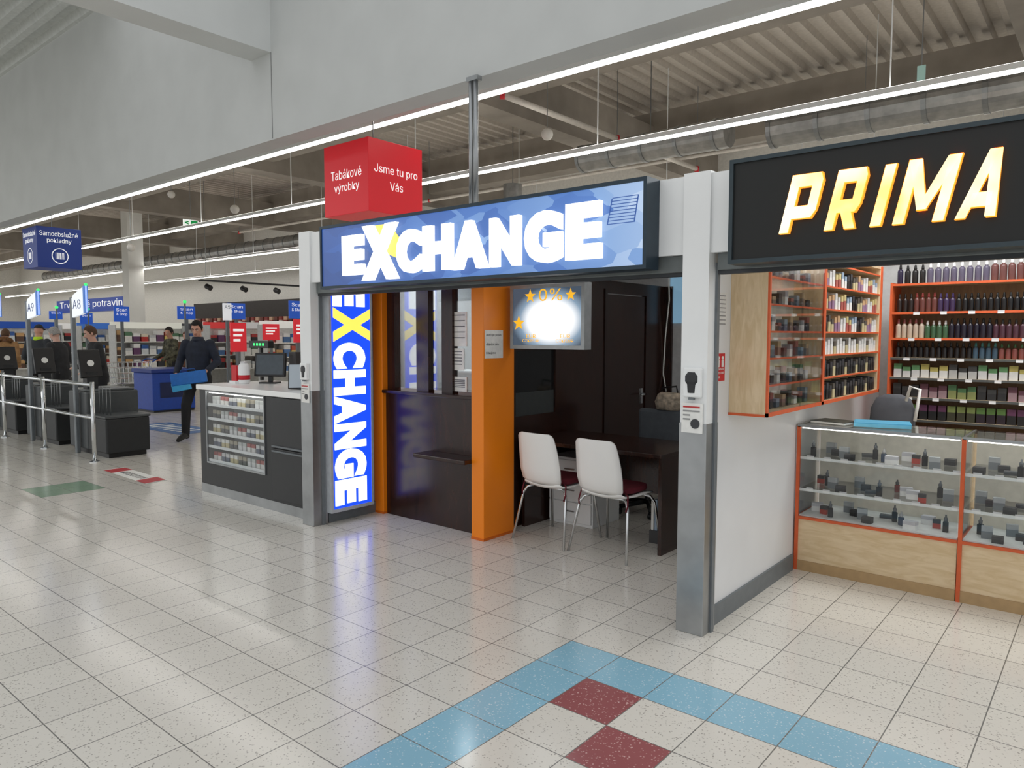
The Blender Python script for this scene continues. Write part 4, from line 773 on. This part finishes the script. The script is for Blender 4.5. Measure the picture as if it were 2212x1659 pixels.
p=ray(412,482)*16+CP; t=thing('exit_sign','small green and white exit sign hanging deep in store','sign',p); box('board',mat((240,245,240),.4,0,.6),p.x-.01,p.x+.01,p.y-.17,p.y+.17,p.z-.07,p.z+.07,t); box('green_panel',mat((20,140,70),.4,0,.6),p.x+.0101,p.x+.013,p.y+.0,p.y+.15,p.z-.055,p.z+.055,t); text(t,'arrow','<',(p.x+.011,p.y-.14,p.z-.04),Y_,Z_,.09,.08,mat((20,140,70),.4,0,.5),.002,.05); B().cyl((p.x,p.y,p.z+.07),(p.x,p.y,5.9),.006,n=6).build('wire',STEEL,t)
p=ray(1990,165)*7+CP; t=thing('exit_sign','small grey green exit sign hanging at upper right','sign',p); box('board',mat((160,196,188),.4,0,.1),p.x-.035,p.x+.035,p.y-.01,p.y+.01,p.z-.12,p.z+.1,t); B().cyl((p.x,p.y,p.z+.1),(p.x,p.y,5.9),.006,n=6).build('wire',STEEL,t)
pa=ray(445,608)*19+CP; t=thing('spotlight_track','black track of small spotlights over the far tills','spotlights',(pa.x,pa.y,pa.z)); box('track',BLACK,pa.x-.02,pa.x+.02,pa.y-.2,pa.y+5.2,pa.z,pa.z+.05,t)
for k in range(6): y=pa.y+k; B().cyl((pa.x+.02,y,pa.z-.12),(pa.x+.16,y+.04,pa.z-.18),.07,n=12).build('spot_head',BLACK,t)
for k in (0,4): B().cyl((pa.x,pa.y+k,pa.z+.05),(pa.x,pa.y+k,5.9),.008,n=6).build('hanger',STEEL,t)
# ---------------------------------------------------------------- people
def bake(b,name,m,parent,vox,it=4):
    me=bpy.data.meshes.new(name); me.from_pydata([tuple(p) for p in b.v],[],b.f); fixn(me)
    o=bpy.data.objects.new(name,me); COL.objects.link(o)
    r=o.modifiers.new('r','REMESH'); r.mode='VOXEL'; r.voxel_size=vox
    s=o.modifiers.new('s','SMOOTH'); s.factor=.5; s.iterations=it
    dg=bpy.context.evaluated_depsgraph_get(); m2=bpy.data.meshes.new_from_object(o.evaluated_get(dg)); bpy.data.objects.remove(o)
    m2.materials.clear(); m2.materials.append(m); m2.polygons.foreach_set('use_smooth',[True]*len(m2.polygons)); m2.polygons.foreach_set('material_index',[0]*len(m2.polygons))
    m2.name=name; n=bpy.data.objects.new(name,m2); COL.objects.link(n); n.parent=parent; WL[n.name]=Vector(); return n
def person(label,pos,face,H=1.8,pose={},top=None,bottom=None,hair=(40,30,24),skin=(206,156,130),vox=.011,hp=0,hy=0,lean=0,hat=None,collar=None,shoe=(24,24,26),hoodfur=None):
    root=thing('person',label,'person')
    J=dict(hipR=(.095,0,.93),kneeR=(.10,.03,.50),ankR=(.10,-.02,.10),toeR=(.115,.13,.045),shR=(.185,0,1.44),elR=(.25,-.04,1.16),wrR=(.22,.13,.96),hdR=(-.2,.9,-.3))
    for k in list(J): v=J[k]; J[k[:-1]+'L']=(-v[0],v[1],v[2])
    J.update(pose); J={k:Vector(v) for k,v in J.items()}
    ln=lambda z:max(0,(z-.95))*lean
    for k in ('shR','shL'): J[k]=J[k]+Vector((0,ln(J[k].z),0))
    SK=mat(skin,.5,0,0,.03)
    hc=Vector((0,.02+ln(1.66)*1.1,1.665)); HM=Matrix.Translation(hc)@Matrix.Rotation(hy,4,'Z')@Matrix.Rotation(-hp,4,'X')
    torso=[((0,.0,.80),.13,.10),((0,0,.9),.165,.115),((0,.0+ln(1.02),1.02),.155,.11),((0,ln(1.15),1.15),.155,.108),((0,ln(1.3),1.3),.178,.115),((0,ln(1.41),1.41),.18,.10),((0,ln(1.47),1.47),.12,.075),((0,ln(1.51),1.51),.06,.055)]
    b=B(); b.loft(torso)
    for s in 'RL':
        b.limb([(J['hip'+s],.085),(J['knee'+s],.056),(J['ank'+s],.038)]); b.limb([(J['ank'+s],.038),(J['toe'+s],.034)])
        b.limb([(J['sh'+s],.058),(J['el'+s],.043),(J['wr'+s],.029)])
        w=J['wr'+s]; d=J['hd'+s].normalized(); sd=d.cross(Z_); sd=sd.normalized() if sd.length>.1 else X_
        inn=sd if (sd.x<0)==(s=='R') else -sd
        up=sd.cross(d).normalized()
        b.limb([(w,.028),(w+d*.05,.03)]); b.limb([(w+d*.05+sd*.022,.016),(w+d*.09+sd*.026,.012)]); b.limb([(w+d*.05-sd*.022,.016),(w+d*.09-sd*.026,.012)]); b.limb([(w+d*.05,.02),(w+d*.09,.013)])
        for i,(o_,l) in enumerate(((-.033,.062),(-.011,.078),(.011,.074),(.033,.058))):
            f0=w+d*.085+sd*o_; f1=f0+d*l*.5; f2=f1+(d*.55-up*.8).normalized()*l*.5; b.limb([(f0,.0095),(f1,.0088),(f2,.0075)])
        t0=w+d*.035+inn*.025; t1=t0+(inn*.7+d*.6).normalized()*.04; t2=t1+(d*.9-up*.2).normalized()*.03; b.limb([(t0,.013),(t1,.011),(t2,.009)])
    b.limb([((0,ln(1.45),1.45),.06),(hc+Vector((0,-.02,-.08)),.055)])
    b.M=HM; b.sph((0,0,.02),.076,.096,.108,16,12); b.sph((0,.03,-.05),.058,.062,.07,14,10); b.sph((0,.066,-.098),.026,.022,.02,10,8)
    b.limb([((0,.092,.015),.011),((0,.114,-.022),.017)]); b.sph((-.015,.1,-.027),.011); b.sph((.015,.1,-.027),.011)
    for sx in (-1,1): b.sph((sx*.08,-.005,-.01),.012,.02,.033,10,8); b.sph((sx*.03,.085,.035),.022,.012,.008)
    b.M=None; bake(b,'body',SK,root,vox,3)
    for sx in (-1,1):
        e=B(); e.M=HM; e.sph((sx*.031,.083,.010),.0145,.011,.008,10,8); e=e.build('eye',mat((235,232,226),.3),root,smooth=True); q=B(); q.M=HM; q.sph((sx*.031,.0925,.010),.0065,.003,.0065,8,6); q.build('iris',mat((50,36,26),.3),e,smooth=True)
        q=B(); q.M=HM; q.tube([(sx*.014,.096,.030),(sx*.03,.096,.036),(sx*.048,.084,.031)],.005,6); q.build('eyebrow',mat(hair,.8),root,smooth=True)
    q=B(); q.M=HM; q.sph((0,.088,-.062),.024,.010,.006,12,6); q.build('mouth',mat((150,82,74),.5),root,smooth=True)
    q=B(); q.M=HM; n=24; vs=[];m_=10
    for j in range(m_+1):
        t=PI/2-(PI/2+.55)*j/m_
        for i in range(n):
            a=2*PI*i/n; sn=math.sin(a)
            if hat: lim=.05
            else:
                f=max(0,min(1,(sn-.15)/.45)); lim=-.05*(1-f)+.082*f
                if -.25<sn<.3: lim=min(lim,-.012)
            zz=max(.02+.116*math.sin(t),lim); c_=math.sqrt(max(.02,1-((zz-.02)/.118)**2))
            vs.append((.081*c_*math.cos(a),-.004+.100*c_*sn,zz))
    q.add(vs,[(j*n+i,j*n+(i+1)%n,(j+1)*n+(i+1)%n,(j+1)*n+i) for j in range(m_) for i in range(n)])
    if hat: q.prism([(-.07,.06),(-.05,.13),(0,.155),(.05,.13),(.07,.06)],2,.05,.058)
    o=q.build('cap' if hat else 'hair',mat(hat or hair,.85,0,0,.15,60),root,smooth=True)
    md=o.modifiers.new('t','SOLIDIFY'); md.thickness=.005; md.offset=1
    b=B(); b.loft([((0,ln(.84),.80),.168,.125),((0,ln(.9),.9),.182,.132),((0,ln(1.02),1.02),.178,.13),((0,ln(1.15),1.15),.178,.128),((0,ln(1.3),1.3),.198,.13),((0,ln(1.41),1.41),.195,.115),((0,ln(1.475),1.475),.13,.088),((0,ln(1.515),1.52),.075,.07)])
    for s in 'RL': b.limb([(J['sh'+s],.076),(J['el'+s],.060),(J['wr'+s],.044)])
    bake(b,'jacket',top,root,vox,3)
    if collar:
        q=B(); q.loft([((0,ln(1.47),1.475),.10,.088),((0,ln(1.52),1.55),.078,.076)]); q.build('collar',mat(collar,.6),root,smooth=True)
    if hoodfur:
        q=B(); pts=[(.12*math.cos(a),.0+ln(1.5)+.12*math.sin(a)-.02,1.53+.05*-math.sin(a)) for a in [2*PI*i/16 for i in range(17)]]; q.tube(pts,.045,10); q.build('hood_fur',mat(hoodfur,.95,0,0,.3,40),root,smooth=True)
    b=B(); b.loft([((0,0,.80),.15,.118),((0,0,.9),.172,.122),((0,0,1.0),.165,.118)])
    for s in 'RL': b.limb([(J['hip'+s],.098),(J['knee'+s],.073),(J['ank'+s],.058)])
    bake(b,'trousers',bottom,root,vox,3)
    for s in 'RL':
        a=J['ank'+s]; c=J['toe'+s]; q=B(); q.limb([(a+Vector((0,-.03,-.04)),.045),(a+Vector((0,.0,-.01)),.05),(c,.042),(c+(c-a).normalized()*.06,.032)]); bake(q,'shoe',mat(shoe,.5),root,.012,3)
    root.location=(pos[0],pos[1],0); k=H/1.8; root.scale=(k,k,k); root.rotation_euler.z=math.atan2(-face[0],face[1]); return root
NJ=mat((28,36,54),.75,0,0,.15,14); BJ=mat((40,41,44),.8,0,0,.15,12); DT=mat((28,28,32),.8); CAMO=mat((86,84,66),.85,0,0,.45,14); TAN=mat((160,122,80),.85,0,0,.15,14); BR=mat((96,58,40),.8)
mp=G(434,946)
mf=Vector((.62,-.78,0)).normalized()
mr=person('man in navy jacket walking with a folded bright blue bag',mp,mf,1.84,dict(kneeR=(.11,.22,.53),ankR=(.11,.26,.10),toeR=(.12,.41,.05),kneeL=(-.10,.03,.50),ankL=(-.10,-.33,.20),toeL=(-.10,-.22,.07),elR=(.29,.0,1.17),wrR=(.24,.23,1.0),hdR=(-.35,.8,-.35),elL=(-.29,.0,1.17),wrL=(-.23,.22,1.05),hdL=(.3,.85,-.25)),NJ,DT,(30,26,24),(212,160,138),.009,.35,.1,0.02,collar=(34,40,58))
rot=Matrix.Translation(mr.location)@Matrix.Rotation(mr.rotation_euler.z,4,'Z')@Matrix.Scale(1.84/1.8,4)
t=thing('folded_blue_bag','bright blue folded shopping bag in the walking man\'s hands','bag',rot@Vector((0,.34,.86)))
b=B(); b.M=rot@Matrix.Translation((.0,.345,.95))@Matrix.Rotation(.14,4,'Y'); b.box(-.27,.27,-.022,.022,-.1,.085); b.build('folded_body',mat((30,112,200),.35),t,bev=.012)
b=B(); b.M=rot@Matrix.Translation((.12,.345,.83))@Matrix.Rotation(.2,4,'Y'); b.box(-.15,.14,-.016,.016,-.08,.05); b.build('lower_flap',mat((72,176,232),.35),t,bev=.01)
b=B(); b.M=rot@Matrix.Translation((.0,.345,.95))@Matrix.Rotation(.14,4,'Y'); b.tube([(-.12,0,.085),(-.1,0,.12),(.1,0,.12),(.12,0,.085)],.008); b.build('handle',mat((24,80,150),.4),t,smooth=True)
reach=dict(wrR=(.16,.30,1.08),elR=(.25,.04,1.17),hdR=(-.1,.95,-.1),wrL=(-.14,.26,1.0),elL=(-.24,.02,1.15),hdL=(.1,.9,-.2))
person('young man in black jacket looking down at the A8 checkout',DD(214,12.6),(-.1,-.99),1.77,reach,BJ,DT,(92,68,52),(220,172,152),.012,.4,-.1,.14)
person('grey haired shopper in dark jacket at the A9 checkout',DD(130,13.4),(-.8,-.5),1.76,reach,BJ,DT,(160,158,154),(212,170,152),.013,.4,0,.12)
person('shopper in dark cap and neon collar behind the checkouts',DD(80,15),(-.6,.75),1.82,{},mat((44,48,54),.8),DT,(40,34,30),(200,150,128),.013,.2,0,.05,hat=(40,42,50),collar=(190,230,40))
person('shopper in tan coat with fur hood at left picture edge',DD(10,16),(-.8,.5),1.74,{},TAN,DT,(90,66,46),(206,160,140),.013,.2,0,.05,hoodfur=(120,84,52))
person('man in camouflage jacket pushing a wire trolley',(tx+.05,ty+.98),(.05,-.99),1.8,dict(wrR=(.2,.36,1.02),elR=(.27,.06,1.16),hdR=(-.05,.95,-.05),wrL=(-.2,.36,1.02),elL=(-.27,.06,1.16),hdL=(.05,.95,-.05)),CAMO,DT,(38,30,26),(196,146,122),.013,.25,.3,.05)
person('person in brown jacket standing behind the walking man',DD(402,19.5),(.7,-.7),1.7,{},BR,DT,(110,62,36),(206,160,140),.014,.2)
# ---------------------------------------------------------------- lights
w=bpy.data.worlds.new('hall_daylight'); S.world=w; w.use_nodes=True; bg=w.node_tree.nodes['Background']; bg.inputs[0].default_value=(.98,.99,1,1); bg.inputs[1].default_value=.88
def area(x,y,z,sx,sy,p,rot=(0,0,0),c=(1,.99,.97)):
    l=bpy.data.lights.new('hall_fill','AREA'); l.shape='RECTANGLE'; l.size=sx; l.size_y=sy; l.energy=p; l.color=c; o=bpy.data.objects.new('hall_fill',l); COL.objects.link(o); o.location=(x,y,z); o.rotation_euler=rot  # unseen fill light added for the hall, no fixture behind it
area(-22,-4,5.2,18,3,600)
l=bpy.data.lights.new('booth_bulb','AREA'); l.size=.5; l.energy=20; o=bpy.data.objects.new('booth_bulb',l); COL.objects.link(o); o.location=(-4.6,5.0,2.38)
l=bpy.data.lights.new('shop_fill','AREA'); l.shape='RECTANGLE'; l.size=1.6; l.size_y=.6; l.energy=38; o=bpy.data.objects.new('shop_fill',l); COL.objects.link(o); o.location=(-.7,5.7,3.0)  # added fill over the shop, brightens shelves and cabinets without a real lamp
for o in PROTOS:
    for c in [x for x in bpy.data.objects if x.parent==o]: bpy.data.objects.remove(c)
    bpy.data.objects.remove(o)
